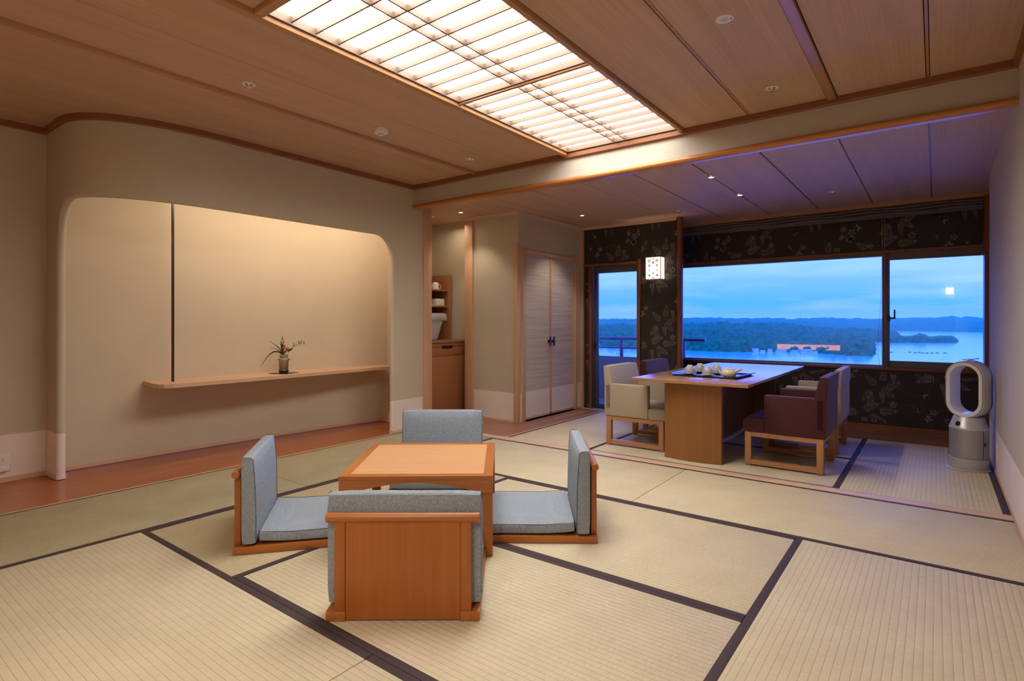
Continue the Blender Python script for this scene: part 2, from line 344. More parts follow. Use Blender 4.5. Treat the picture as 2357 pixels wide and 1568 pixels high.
def B(name, x0, x1, y0, y1, z0, z1, m, parent=None, bev=0.0, smooth=False):
    bm = nbm(); box(bm, x0, x1, y0, y1, z0, z1, bev); return obj(name, bm, m, parent, smooth or bev > 0)
def tag(o, label, cat, group=None):
    o['label'] = label; o['category'] = cat
    if group: o['group'] = group
    return o
def thing(name, label, cat, loc=(0, 0, 0), rotz=0.0, group=None):
    o = bpy.data.objects.new(name, None); C.objects.link(o); o.location = loc; o.rotation_euler = (0, 0, rotz); o.empty_display_size = 0.1
    return tag(o, label, cat, group)
def struct(o): o['kind'] = 'structure'; return o
def stuff(o): o['kind'] = 'stuff'; return o
def dup(root, loc, rotz, label, group=None):
    r = root.copy(); C.objects.link(r); r.location = loc; r.rotation_euler = (0, 0, rotz); r['label'] = label
    if group: r['group'] = group
    for ch in list(root.children):
        c = ch.copy(); C.objects.link(c); c.parent = r
        for g in list(ch.children):
            d = g.copy(); C.objects.link(d); d.parent = c
    return r

# ================================================================== room shell
XW = 0.335            # right wall
ZC, ZL = 2.373, 2.19  # main ceiling, lower ceiling
YB = -2.3             # wall behind the camera
YBEAM = 3.80
fl = struct(B('floor', -5.1, 0.7, YB - 0.1, 6.75, -0.12, -0.055, M['groove']))
# wooden floors
fw = struct(B('floor', -4.98, -4.062, YB, 4.03, -0.055, -0.004, M['floorwood']))
# --- left back wall (one continuous plane, also the back of the alcove)
def wall_poly(name, pts, z0, z1, m, th=0.06, side=1, parent=None):
    """vertical wall following plan points; thickness to one side"""
    bm = nbm(); n = len(pts); P = [Vector((p[0], p[1])) for p in pts]; off = []
    for i in range(n):
        a = P[max(i - 1, 0)]; b = P[min(i + 1, n - 1)]; t = (b - a).normalized(); off.append(P[i] + Vector((-t.y, t.x)) * th * side)
    v = [[bm.verts.new((q.x, q.y, z)) for q in L_] for L_ in (P, off) for z in (z0, z1)]
    a0, a1, b0, b1 = v
    for i in range(n - 1):
        bm.faces.new((a0[i], a0[i + 1], a1[i + 1], a1[i])); bm.faces.new((b0[i + 1], b0[i], b1[i], b1[i + 1]))
        bm.faces.new((a1[i], a1[i + 1], b1[i + 1], b1[i])); bm.faces.new((a0[i + 1], a0[i], b0[i], b0[i + 1]))
    bm.faces.new((a0[0], a1[0], b1[0], b0[0])); bm.faces.new((a0[-1], b0[-1], b1[-1], a1[-1]))
    return obj(name, bm, m, parent, True)
struct(wall_poly('wall_left', [(-4.88, YB), (-4.88, 1.152)], 0, 2.42, M['wall']))
struct(wall_poly('wall_left', [(-4.88, 1.152), (-4.88, 1.7), (-4.865, 2.2), (-4.835, 2.7), (-4.795, 3.2), (-4.745, 3.6), (-4.71, 3.90), (-4.70, 4.06)], 0, 2.42, M['alcove']))
# end wall of the alcove, leaning outwards at its foot
bm = nbm()
q = [(-4.78, 3.90), (-4.0, 3.93)]
for (za, ya), (zb, yb) in (((0, 0), (0.66, 0.115)), ((0.66, 0.115), (2.42, 0.125))):
    vs = [bm.verts.new(p) for p in ((-4.80, 3.90 + ya, za), (-4.08, 3.90 + ya, za), (-4.08, 3.90 + yb, zb), (-4.80, 3.90 + yb, zb))]
    ws = [bm.verts.new((v.co.x, 4.06, v.co.z)) for v in vs]
    bm.faces.new(vs); bm.faces.new(list(reversed(ws)))
    for i in range(4): bm.faces.new((vs[i], ws[i], ws[(i + 1) % 4], vs[(i + 1) % 4]))
struct(obj('wall_alcove_end', bm, M['alcove']))
# --- curved hood wall with rounded opening
def bez(p0, p1, p2, p3, t):
    a = (1 - t) ** 3; b = 3 * t * (1 - t) ** 2; c = 3 * t * t * (1 - t); d = t ** 3
    return (a * p0[0] + b * p1[0] + c * p2[0] + d * p3[0], a * p0[1] + b * p1[1] + c * p2[1] + d * p3[1])
XJ, YJ, ZO, TH = -4.66, 3.545, 1.868, 0.05
path = [(-4.88, 1.155), (-4.80, 1.155), (-4.70, 1.155), (XJ, 1.155)]
path += [(XJ + 0.006 * k * k * 0.12 + 0.002 * k, 1.155) for k in range(1, 10)]
path = [p for p in path if p[0] <= -4.56] + [(-4.56, 1.155)]
path += [bez((-4.54, 1.155), (-4.25, 1.155), (-4.06, 1.40), (-4.06, 1.98), k / 30) for k in range(0, 31)]
path += [(-4.06, y) for y in (2.3, 2.7, 3.0, 3.2, 3.30)]
path += [(-4.06, YJ - 0.21 * (1 - math.sin(PI / 2 * k / 12))) for k in range(0, 13)]
path += [(-4.06, 3.62), (-4.06, 3.75), (-4.06, 3.925)]
path = sorted(set(path), key=lambda p: path.index(p))
S = [0.0]
for a, b_ in zip(path[:-1], path[1:]): S.append(S[-1] + math.dist(a, b_))
sJ = next(S[i] for i, p in enumerate(path) if abs(p[0] - XJ) < 1e-9); sK = next(S[i] for i, p in enumerate(path) if abs(p[1] - YJ) < 1e-9)
def zopen(s):
    if s <= sJ or s >= sK: return 0.0
    z = ZO
    if s < sJ + 0.30: k = (s - sJ) / 0.30; z = ZO - 0.42 + 0.42 * (1 - (1 - k) ** 2.6) ** (1 / 2.6)
    if s > sK - 0.21: k = (sK - s) / 0.21; z = min(z, ZO - 0.27 + 0.27 * (1 - (1 - k) ** 2.2) ** (1 / 2.2))
    return z
# densify near the corners
dense = []
for i in range(len(path) - 1):
    a, b_ = path[i], path[i + 1]; n = 1
    if S[i] >= sJ - 1e-6 and S[i] < sJ + 0.30: n = 6
    for k in range(n): dense.append((a[0] + (b_[0] - a[0]) * k / n, a[1] + (b_[1] - a[1]) * k / n, S[i] + (S[i + 1] - S[i]) * k / n))
dense.append((*path[-1], S[-1]))
def nrm(i):
    a = dense[max(i - 1, 0)]; b_ = dense[min(i + 1, len(dense) - 1)]; t = Vector((b_[0] - a[0], b_[1] - a[1])).normalized()
    return Vector((t.y, -t.x))   # points into the room
bm = nbm(); O = []; I = []
bound = []   # boundary of the opening as (point, normal)
rows = []
for i, (x, y, s) in enumerate(dense):
    n = nrm(i); P = Vector((x, y)); Q = P - n * TH
    rows.append((P, Q, n, s))
def col_pts(P, zlist): return [bm.verts.new((P.x, P.y, z)) for z in zlist]
def strip(sel, zf):
    prev = None
    for (P, Q, n, s) in sel:
        z0 = zf(s); zl = [z0, (z0 + 2.42) / 2 if z0 > 0.1 else 0.9, 2.42]
        cur = (col_pts(P, zl), col_pts(Q, zl))
        if prev:
            for L0, L1, flip in ((prev[0], cur[0], 0), (prev[1], cur[1], 1)):
                for k in range(2):
                    f = [L0[k], L1[k], L1[k + 1], L0[k + 1]]
                    bm.faces.new(f if not flip else list(reversed(f)))
        prev = cur
left = [r for r in rows if r[3] <= sJ + 1e-6]; right = [r for r in rows if r[3] >= sK - 1e-6]; mid = [r for r in rows if sJ + 1e-6 < r[3] < sK - 1e-6]
strip(left, lambda s: 0.0); strip(right, lambda s: 0.0)
midr = [(rows[[r[3] for r in rows].index(left[-1][3])])] + mid + [right[0]]
zlow = lambda s: (ZO - 0.42) if abs(s - sJ) < 1e-6 else ((ZO - 0.27) if abs(s - sK) < 1e-6 else zopen(s))
strip(midr, zlow)
# bullnose round the opening
bp = [(left[-1][0], left[-1][2], z) for z in (0.0, 0.4, 0.8, 1.2, ZO - 0.42)]
bp += [(r[0], r[2], zopen(r[3])) for r in mid]
bp += [(right[0][0], right[0][2], z) for z in (ZO - 0.27, 1.2, 0.8, 0.4, 0.0)]
pts3 = [Vector((p.x, p.y, z)) for p, n, z in bp]
rings = []
for i, (p, n, z) in enumerate(bp):
    a = pts3[max(i - 1, 0)]; b_ = pts3[min(i + 1, len(pts3) - 1)]; t = (b_ - a).normalized(); nn = Vector((n.x, n.y, 0)); m_ = t.cross(nn).normalized()
    c = pts3[i] - nn * TH / 2
    rings.append([bm.verts.new(c + (nn * math.cos(PI * k / 8) + m_ * math.sin(PI * k / 8) * 0.9) * TH / 2) for k in range(9)])
for A, Bq in zip(rings[:-1], rings[1:]):
    for k in range(8): bm.faces.new((A[k], A[k + 1], Bq[k + 1], Bq[k]))
bmesh.ops.remove_doubles(bm, verts=bm.verts[:], dist=0.0004)
hood = struct(obj('wall_hood', bm, M['wall'], None, True))
for p in hood.data.polygons:
    if max(abs(p.normal.x), abs(p.normal.y)) > 0.99995 and p.area > 0.004: p.use_smooth = False
# closing cap over the alcove behind the header
struct(B('ceiling_alcove', -4.95, -4.02, 1.0, 4.06, 2.385, 2.42, M['alcove']))

# --- cornice (dark) following hood and left wall
def sweep(name, pts, prof, m, parent=None):
    """sweep an (out, z) profile along plan points, out = to the right of travel"""
    bm = nbm(); P = [Vector(p) for p in pts]; n = len(P); R_ = []
    for i in range(n):
        if i == 0: t1 = t2 = (P[1] - P[0]).normalized()
        elif i == n - 1: t1 = t2 = (P[-1] - P[-2]).normalized()
        else: t1 = (P[i] - P[i - 1]).normalized(); t2 = (P[i + 1] - P[i]).normalized()
        n1 = Vector((t1.y, -t1.x)); n2 = Vector((t2.y, -t2.x)); b_ = (n1 + n2).normalized(); k = 1 / max(0.35, b_.dot(n1))
        R_.append([bm.verts.new((P[i].x + b_.x * o * k, P[i].y + b_.y * o * k, z)) for o, z in prof])
    for A, Bq in zip(R_[:-1], R_[1:]):
        for j in range(len(prof)): bm.faces.new((A[j], A[(j + 1) % len(prof)], Bq[(j + 1) % len(prof)], Bq[j]))
    bm.faces.new(R_[0]); bm.faces.new(list(reversed(R_[-1])))
    return obj(name, bm, m, parent, True)
CORN = [(-0.01, 2.331), (0.018, 2.331), (0.022, 2.336), (0.022, 2.380), (-0.01, 2.380)]
hoodline = [(-4.87, 1.155)] + [p for p in path if p[0] > -4.6 and p[1] < 2.0][::3] + [(-4.06, 2.3), (-4.06, YBEAM)]
hoodline = [(-4.88, 1.155), (-4.54, 1.155)] + [bez((-4.54, 1.155), (-4.25, 1.155), (-4.06, 1.40), (-4.06, 1.98), k / 16) for k in range(1, 17)] + [(-4.06, YBEAM)]
struct(sweep('trim_1', [(-4.88, YB)] + hoodline + [(XW, YBEAM), (XW, YB)], CORN, M['darkwood_x']))
# right wall
struct(B('wall_right', XW, XW + 0.12, YB, 5.72, -0.05, 2.42, M['wall_white']))
struct(B('wall_right', XW + 0.085, XW + 0.2, 5.72, 6.8, -0.05, 2.5, M['wall_white']))
struct(B('wall_back', -5.0, XW + 0.12, YB - 0.12, YB, -0.05, 2.42, M['wall']))
struct(B('baseboard_left', -4.88, -4.872, YB, 1.15, -0.004, 0.028, M['palewood_y']))
struct(sweep('baseboard_hood', [(-4.88, 1.153), (-4.68, 1.153), (-4.655, 1.158), (-4.648, 1.18), (-4.655, 1.205)], [(-0.006, 0), (0.007, 0), (0.007, 0.028), (-0.006, 0.028)], M['palewood_x']))
struct(sweep('baseboard_hood', [(-4.085, 3.515), (-4.055, 3.520), (-4.052, 3.56), (-4.052, 3.92)], [(-0.008, 0), (0.008, 0), (0.008, 0.028), (-0.008, 0.028)], M['palewood_x']))
struct(sweep('baseboard_alcove', [(-4.88, 1.2), (-4.88, 1.7), (-4.865, 2.2), (-4.835, 2.7), (-4.795, 3.2), (-4.745, 3.6), (-4.705, 3.905), (-4.08, 3.925)], [(-0.006, 0), (0.007, 0), (0.007, 0.028), (-0.006, 0.028)], M['palewood_y']))
struct(B('baseboard_right', XW - 0.006, XW, YB, 5.72, 0.0, 0.02, M['palewood_y']))
# beam / transom wall between the two ceilings
bw = struct(B('wall_transom', -4.10, XW, YBEAM, 3.836, 2.17, 2.42, M['transom']))
bm = nbm(); prof = [(3.772 + 0.022 - 0.024 * math.cos(a), 2.160 + 0.022 * math.sin(a)) for a in [PI / 2 - PI * k / 12 for k in range(13)]] + [(3.838, 2.138), (3.838, 2.182)]
prism(bm, prof, -4.045, XW, axis=0); struct(obj('trim_2', bm, M['beam_round'], None, True))

# --- main ceiling: backing, boards, battens
cl = struct(B('ceiling', -4.95, XW + 0.1, YB, 4.0, 2.47, 2.52, M['groove']))
def board(x0, x1, y0, y1, z=ZC, parent=None, name='ceiling_board'):
    bm = nbm(); box(bm, x0, x1, y0, y1, z, z + 0.012, 0.0012, 1); return obj(name, bm, M['ceil_board'], parent or cl)
def backing(x0, x1, y0, y1, z=ZC): return B('ceiling_backing', x0, x1, y0, y1, z + 0.014, z + 0.03, M['groove'], cl)
for (a, b_) in ((-4.95, -3.744), (-3.740, -3.272), (-3.238, -2.824), (-2.820, -2.356)): board(a, b_, YB, YBEAM)
for (a, b_) in ((-1.372, -0.962), (-0.942, -0.516), (-0.458, -0.042), (-0.022, XW)): board(a, b_, YB, YBEAM)
for (a, b_) in ((-2.302, -1.862), (-1.858, -1.412)): board(a, b_, YB, 1.236)
backing(-4.95, -2.34, YB, YBEAM); backing(-1.40, XW, YB, YBEAM); backing(-2.34, -1.40, YB, 1.24)
struct(B('trim_3', -3.270, -3.240, YB, YBEAM - 0.02, 2.352, 2.392, M['batten'], bev=0.004))
struct(B('trim_4', -0.511, -0.463, YB, YBEAM - 0.02, 2.357, 2.392, M['batten'], bev=0.006))
struct(B('trim_5', -2.352, -2.306, YB, YBEAM - 0.02, 2.350, 2.47, M['batten'], bev=0.010))
struct(B('trim_6', -1.408, -1.376, YB, YBEAM - 0.02, 2.350, 2.47, M['batten'], bev=0.010))
struct(B('trim_7', -2.306, -1.408, 1.238, 1.284, 2.352, 2.47, M['batten'], bev=0.008))
for x in (-0.032, -0.952): struct(B('trim_8', x - 0.006, x + 0.006, YB, YBEAM - 0.02, 2.3765, 2.386, M['batten']))
# --- shoji ceiling light
sk = thing('shoji_ceiling_light', 'large backlit paper lattice light panel set into the wooden ceiling above the low table', 'ceiling light', (-1.857, 2.52, ZC))
def loc_box(name, x0, x1, y0, y1, z0, z1, m, par, org, bev=0.0):
    return B(name, x0 - org[0], x1 - org[0], y0 - org[1], y1 - org[1], z0 - org[2], z1 - org[2], m, par, bev)
SO = (-1.857, 2.52, ZC)
SX0, SX1 = -2.306, -1.408
for y0, y1 in ((1.284, 2.525), (2.535, 3.778)):
    for a, b_ in ((SX0 + 0.012, (SX0 + SX1) / 2 - 0.001), ((SX0 + SX1) / 2 + 0.001, SX1 - 0.012)):
        loc_box('washi_panel', a, b_, y0, y1, 2.412, 2.414, M['washi_light'], sk, SO)
    loc_box('frame_rail', SX0, SX0 + 0.014, y0, y1, 2.374, 2.412, M['lattice'], sk, SO); loc_box('frame_rail', SX1 - 0.014, SX1, y0, y1, 2.374, 2.412, M['lattice'], sk, SO)
    loc_box('frame_rail', SX0, SX1, y0, y0 + 0.014, 2.374, 2.412, M['lattice'], sk, SO); loc_box('frame_rail', SX0, SX1, y1 - 0.014, y1, 2.374, 2.412, M['lattice'], sk, SO)
    for k in range(1, 10):
        y = y0 + (y1 - y0) * k / 10; loc_box('muntin', SX0 + 0.014, SX1 - 0.014, y - 0.004, y + 0.004, 2.383, 2.411, M['lattice'], sk, SO)
    for x in (-1.900, -1.810): loc_box('muntin', x - 0.004, x + 0.004, y0 + 0.014, y1 - 0.014, 2.382, 2.411, M['lattice'], sk, SO)
loc_box('centre_rail', SX0, SX1, 2.520, 2.542, 2.362, 2.412, M['batten'], sk, SO, 0.003)
loc_box('light_tray', SX0 - 0.0, SX1, 1.284, 3.778, 2.45, 2.465, M['white_plastic'], sk, SO)

# --- lower ceiling of the window end
c2 = struct(B('ceiling', -5.0, 0.55, 3.84, 6.46, 2.215, 2.24, M['groove']))
edges = [-4.95, -4.20, -3.735, -3.262, -2.797, -2.322, -1.870, -1.408, -0.944, -0.482, -0.027, 0.52]
for a, b_ in zip(edges[:-1], edges[1:]):
    g = 0.003 if a < -1.9 else 0.0055
    bm = nbm(); box(bm, a + g, b_ - g, 3.838, 6.46, ZL, ZL + 0.012, 0.001, 1); obj('ceiling_board', bm, M['ceil_board'], c2)
B('ceiling_backing', -5.0, 0.55, 3.84, 6.46, ZL + 0.013, ZL + 0.024, M['batten'], c2)
LC = [(0.0, ZL - 0.034), (0.016, ZL - 0.034), (0.016, ZL), (0.0, ZL)]
struct(sweep('trim_9', [(-4.16, 4.665), (-3.45, 4.665), (-3.45, 5.985), (-2.255, 5.985)], [(0, ZL - 0.033), (0.02, ZL - 0.033), (0.02, ZL + 0.002), (0, ZL + 0.002)], M['palewood_x']))
struct(B('trim_10', -2.40, 0.42, 6.455, 6.485, 2.157, 2.24, M['batten']))
struct(B('ceiling', -2.9, 0.55, 6.485, 6.8, 2.30, 2.34, M['groove']))
# --- niche, posts, closet block
struct(B('trim_11', -4.125, -4.045, 3.915, 4.018, -0.05, 2.17, M['palewood_z'], bev=0.002))
struct(B('trim_12', -4.162, -4.052, 4.65, 4.80, -0.05, ZL, M['palewood_z'], bev=0.002))
struct(B('wall_niche', -4.86, -4.80, 4.0, 5.0, -0.05, ZL, M['wall']))
struct(B('wall_niche', -4.80, -4.16, 4.785, 4.85, -0.05, ZL, M['wall_plain']))
cb = struct(B('wall_closet', -4.052, -3.45, 4.68, 4.80, -0.05, ZL, M['wall']))
# closet side wall with door opening (toward +X)
struct(B('wall_closet', -3.56, -3.45, 4.80, 4.812, 0.0, ZL, M['wall'])); struct(B('wall_closet', -3.56, -3.45, 5.815, 6.05, 0.0, ZL, M['wall'])); struct(B('wall_closet', -3.56, -3.45, 4.812, 5.815, 1.80, ZL, M['wall']))
struct(B('wall_closet', -3.60, -3.555, 4.78, 6.05, -0.02, ZL, M['groove']))
struct(B('trim_13', -3.487, -3.438, 4.655, 4.702, 0.0, 1.845, M['palewood_z'], bev=0.004))
struct(B('trim_14', -3.47, -3.432, 4.742, 4.795, 0.0, 1.835, M['palewood_z'], bev=0.002))
struct(B('trim_15', -3.47, -3.432, 5.822, 5.848, 0.0, 1.845, M['palewood_z'], bev=0.002))
struct(B('trim_16', -3.47, -3.436, 4.795, 5.822, 1.772, 1.806, M['palewood_y']))
struct(B('trim_17', -3.452, -3.42, 5.965, 6.0, 0.0, ZL - 0.03, M['palewood_z']))
struct(B('baseboard_closet', -4.052, -3.49, 4.672, 4.68, -0.004, 0.022, M['palewood_x']))
struct(B('baseboard_closet', -3.45, -3.443, 5.848, 5.965, -0.004, 0.022, M['palewood_y']))
for nm, y0, y1, hy in (('door_1', 4.797, 5.305, 5.268), ('door_2', 5.309, 5.820, 5.345)):
    d = B(nm, -3.475, -3.462, y0 + 0.014, y1 - 0.014, 0.035, 1.758, M['fusuma']); struct(d)
    for a, b_, c_, e_ in ((y0, y0 + 0.014, 0.012, 1.772), (y1 - 0.014, y1, 0.012, 1.772), (y0, y1, 0.012, 0.035), (y0, y1, 1.758, 1.772)): B('door_frame', -3.480, -3.452, a, b_, c_, e_, M['palewood_z'] if e_ - c_ > 0.1 else M['palewood_y'], d)
    bm = nbm(); box(bm, -3.462, -3.437, hy - 0.010, hy + 0.010, 0.812, 0.846, 0.002)
    prism(bm, [(-3.437, 0.775), (-3.432, 0.777), (-3.428, 0.829), (-3.432, 0.881), (-3.437, 0.883), (-3.4385, 0.829)], hy - 0.012, hy + 0.012, axis=1); obj('door_handle', bm, M['darkbar'], d)
# --- far wall: wallpapered column with balcony door
struct(B('wall_far', -3.45, -3.345, 6.0, 6.12, 0, ZL, M['wallpaper'])); struct(B('wall_far', -2.69, -2.25, 6.0, 6.12, 0, ZL, M['wallpaper'])); struct(B('wall_far', -3.345, -2.69, 6.0, 6.12, 1.745, ZL, M['wallpaper']))
struct(B('trim_18', -3.352, -3.312, 5.985, 6.03, 0, 1.735, M['darkwood_z'], bev=0.002)); struct(B('trim_19', -2.726, -2.685, 5.98, 6.03, 0, 1.765, M['darkwood_z'], bev=0.003))
struct(B('trim_20', -3.42, -2.726, 5.982, 6.03, 1.715, 1.742, M['darkwood_x'], bev=0.002))
bm = nbm(); prism(bm, [(-2.25, 6.03), (-2.252, 5.985), (-2.243, 5.968), (-2.225, 5.962), (-2.208, 5.968), (-2.200, 5.985), (-2.202, 6.03)], 0, ZL, axis=2); struct(obj('trim_21', bm, M['darkwood_z'], None, True))
dr = struct(B('door_3', -3.312, -3.262, 6.045, 6.085, 0.0, 1.70, M['alu_blue'], bev=0.003))
B('door_frame', -3.312, -2.70, 6.035, 6.085, 1.632, 1.750, M['alu_blue'], dr, 0.003); B('door_frame', -2.75, -2.69, 6.045, 6.085, 0.0, 1.66, M['alu_blue'], dr, 0.003); B('door_frame', -3.262, -2.75, 6.045, 6.085, 0.0, 0.06, M['alu_blue'], dr, 0.003)
B('pane', -3.262, -2.75, 6.063, 6.068, 0.06, 1.632, M['glass'], dr)
bm = nbm(); box(bm, -3.300, -3.272, 6.02, 6.045, 0.74, 0.815, 0.005); box(bm, -3.290, -3.262, 5.995, 6.022, 0.785, 0.80, 0.004); box(bm, -3.268, -3.256, 5.985, 6.005, 0.785, 0.845, 0.004); obj('door_handle', bm, M['black'], dr)
# --- far wall: main window
YW = 6.60
wf = struct(B('wall_far', -2.72, 0.44, YW, YW + 0.1, -0.05, 0.580, M['wallpaper']))
wf2 = struct(B('wall_far', -2.72, 0.44, YW, YW + 0.1, 1.745, 2.32, M['wallpaper']))
struct(B('wall_far', -2.74, -2.68, 6.12, YW + 0.2, -0.05, 2.3, M['wallpaper']))
struct(B('trim_22', -2.68, 0.42, YW - 0.022, YW + 0.03, 0.576, 0.604, M['darkwood_x'], bev=0.002)); struct(B('trim_23', -2.68, 0.42, YW - 0.016, YW + 0.03, 1.722, 1.745, M['darkwood_x']))
struct(B('trim_24', 0.343, 0.402, 6.40, YW, -0.05, 2.157, M['darkwood_z'], bev=0.003)); struct(B('trim_25', 0.402, 0.415, 6.3, YW, -0.05, 1.98, M['palewood_z']))
struct(B('baseboard_far', -2.68, 0.343, YW - 0.010, YW, -0.004, 0.034, M['darkwood_x']))
wn = struct(B('window_1', -2.68, 0.42, YW + 0.03, YW + 0.09, 0.604, 0.618, M['alu']))
B('window_frame', -2.68, 0.42, YW + 0.03, YW + 0.09, 1.695, 1.722, M['alu'], wn)
B('window_frame', -0.418, -0.368, YW + 0.0, YW + 0.09, 0.604, 1.722, M['alu'], wn, 0.003)
B('pane', -2.68, -0.418, YW + 0.058, YW + 0.064, 0.618, 1.695, M['glass'], wn)
sash = B('window_sash', -0.368, 0.36, YW + 0.028, YW + 0.056, 0.604, 0.666, M['alu'], wn)
B('sash_rail', -0.368, 0.36, YW + 0.028, YW + 0.056, 1.652, 1.722, M['alu'], sash); B('sash_rail', -0.37, -0.358, YW + 0.028, YW + 0.056, 0.666, 1.652, M['alu'], sash); B('sash_rail', 0.346, 0.40, YW + 0.028, YW + 0.056, 0.604, 1.722, M['alu'], sash)
B('pane', -0.358, 0.346, YW + 0.040, YW + 0.045, 0.666, 1.652, M['glass'], sash)
bm = nbm(); box(bm, -0.375, -0.350, YW - 0.022, YW + 0.0, 1.055, 1.105, 0.003); box(bm, -0.360, -0.310, YW - 0.032, YW - 0.018, 1.075, 1.092, 0.003); box(bm, -0.322, -0.308, YW - 0.040, YW - 0.024, 1.075, 1.165, 0.003); obj('window_handle', bm, M['black'], wn)

# --- floral print standing on the wallpaper
def leaf(bm, cx, cz, ang, L, w, mi=0, put=None):
    pts = [(0, 0), (0.28, 0.5), (0.6, 0.42), (1, 0), (0.6, -0.42), (0.28, -0.5)]; ca, sa = math.cos(ang), math.sin(ang)
    vs = [put(cx + L * a * ca - w * b_ * sa, cz + L * a * sa + w * b_ * ca) for a, b_ in pts]
    f = bm.faces.new(vs); f.material_index = mi
def stem(bm, pts, w, mi, put):
    for (a, b_) in zip(pts[:-1], pts[1:]):
        d = Vector((b_[0] - a[0], b_[1] - a[1])); n = Vector((-d.y, d.x)).normalized() * w / 2
        f = bm.faces.new([put(a[0] + n.x, a[1] + n.y), put(b_[0] + n.x, b_[1] + n.y), put(b_[0] - n.x, b_[1] - n.y), put(a[0] - n.x, a[1] - n.y)]); f.material_index = mi
def pinnate(el, x, z, ang, L, n, w):
    for k in range(n):
        t = (k + 1) / n; px, pz = x + math.cos(ang) * L * t, z + math.sin(ang) * L * t; ll = w * (1.0 - 0.45 * t)
        for s in (-1, 1): el.append(('leaf', px, pz, ang + s * 0.95, ll, ll * 0.22, 0))
    el.append(('leaf', x + math.cos(ang) * L, z + math.sin(ang) * L, ang, w * 0.7, w * 0.2, 0)); el.append(('stem', [(x, z), (x + math.cos(ang) * L, z + math.sin(ang) * L)], 0.0018, 1))
def flower(el, x, z, r, rot=0):
    for k in range(5): el.append(('leaf', x, z, rot + 2 * PI * k / 5, r, r * 0.85, 0))
def raceme(el, x, z, L):
    n = 12
    for k in range(n):
        t = k / n; w = 0.019 * (1 - 0.75 * t)
        for s in (-1, 0, 1): el.append(('leaf', x + s * w * 0.5 + 0.01 * t * L * 8, z - L * t, -PI / 2 + s * 0.7, w * 0.6 + 0.004, w * 0.42, 0))
def cluster(el, x, z, rnd, n=5, r=0.035):
    for k in range(n): a = rnd.uniform(0, 2 * PI); el.append(('leaf', x, z, a, r * rnd.uniform(0.8, 1.2), r * 0.5, 0))
def motif():
    rnd = random.Random(5); el = []
    for (x, z, a) in ((0.10, 0.50, 0.5), (0.14, 0.47, -0.4), (0.16, 0.52, 1.6), (0.06, 0.46, 2.6), (0.20, 0.50, 0.1), (0.08, 0.50, 3.5)): pinnate(el, x, z, a, 0.105, 6, 0.046)
    for (x, z) in ((0.115, 0.45), (0.175, 0.46)): raceme(el, x, z, 0.10)
    flower(el, 0.30, 0.56, 0.028, 0.3); flower(el, 0.40, 0.33, 0.030, 0.9); flower(el, 0.345, 0.36, 0.026, 0.1); cluster(el, 0.385, 0.29, rnd, 6, 0.036); cluster(el, 0.44, 0.36, rnd, 5, 0.034)
    cluster(el, 0.33, 0.30, rnd, 4, 0.03); flower(el, 0.06, 0.24, 0.024, 1.2); cluster(el, 0.03, 0.19, rnd, 5, 0.028); cluster(el, 0.44, 0.53, rnd, 4, 0.028); cluster(el, 0.48, 0.08, rnd, 4, 0.03)
    for (x, z, a) in ((0.20, 0.12, 2.3), (0.22, 0.12, -0.7), (0.25, 0.10, 0.6), (0.17, 0.10, -2.2), (0.23, 0.15, 1.4)): pinnate(el, x, z, a, 0.090, 5, 0.042)
    raceme(el, 0.23, 0.08, 0.085); raceme(el, 0.30, 0.22, 0.07)
    for (a, b_, c_, d_) in (((0.16, 0.5), (0.22, 0.62), (0.30, 0.45), (0.36, 0.56)), ((0.36, 0.56), (0.48, 0.6), (0.5, 0.4), (0.42, 0.34)), ((0.42, 0.34), (0.30, 0.22), (0.20, 0.3), (0.06, 0.24)), ((0.06, 0.24), (0.0, 0.1), (0.12, 0.05), (0.22, 0.12)), ((0.22, 0.12), (0.34, 0.2), (0.40, 0.0), (0.48, 0.08)), ((0.10, 0.50), (0.0, 0.42), (0.02, 0.33), (0.06, 0.26))):
        el.append(('stem', [bez(a, b_, c_, d_, k / 12) for k in range(13)], 0.0022, 1))
    return el
MOT = motif()
def floral(parent, x0, x1, z0, z1, y, ox=0.0, oz=0.0):
    bm = nbm(); yy = y - 0.0008
    put = lambda X_, Z_: bm.verts.new((X_, yy, Z_))
    TX, TZ, KS = 0.56 * 1.12, 0.66 * 1.12, 1.30
    i0 = int((x0 - ox) // TX) - 1; i1 = int((x1 - ox) // TX) + 1
    for i in range(i0, i1 + 1):
        for j in range(int((z0 - oz) // TZ) - 1, int((z1 - oz) // TZ) + 2):
            bx = ox + i * TX; bz = oz + j * TZ + (TZ / 2 if i % 2 else 0)
            for e in MOT:
                if e[0] == 'leaf':
                    X_, Z_ = bx + e[1] * KS, bz + e[2] * KS; tx, tz = X_ + math.cos(e[3]) * e[4] * KS, Z_ + math.sin(e[3]) * e[4] * KS
                    if all(x0 + 0.004 < q < x1 - 0.004 for q in (X_, tx)) and all(z0 + 0.006 < q < z1 - 0.006 for q in (Z_, tz)): leaf(bm, X_, Z_, e[3], e[4] * KS, e[5] * KS, e[6], put)
                else:
                    pts = [(bx + p[0] * KS, bz + p[1] * KS) for p in e[1]]; run = []
                    for p in pts:
                        if x0 + 0.004 < p[0] < x1 - 0.004 and z0 + 0.004 < p[1] < z1 - 0.004: run.append(p)
                        else:
                            if len(run) > 1: stem(bm, run, e[2], e[3], put)
                            run = []
                    if len(run) > 1: stem(bm, run, e[2], e[3], put)
    o = obj('floral_print', bm, [M['print'], M['print_dim']], parent, recalc=False); stuff(o)
    for p in o.data.polygons: pass
    return o
fp = struct(bpy.data.objects.new('wall_far', bpy.data.meshes.new('wall_far'))) if False else None
floral(wf, -2.67, 0.34, 0.04, 0.572, YW, -2.60, -0.12)
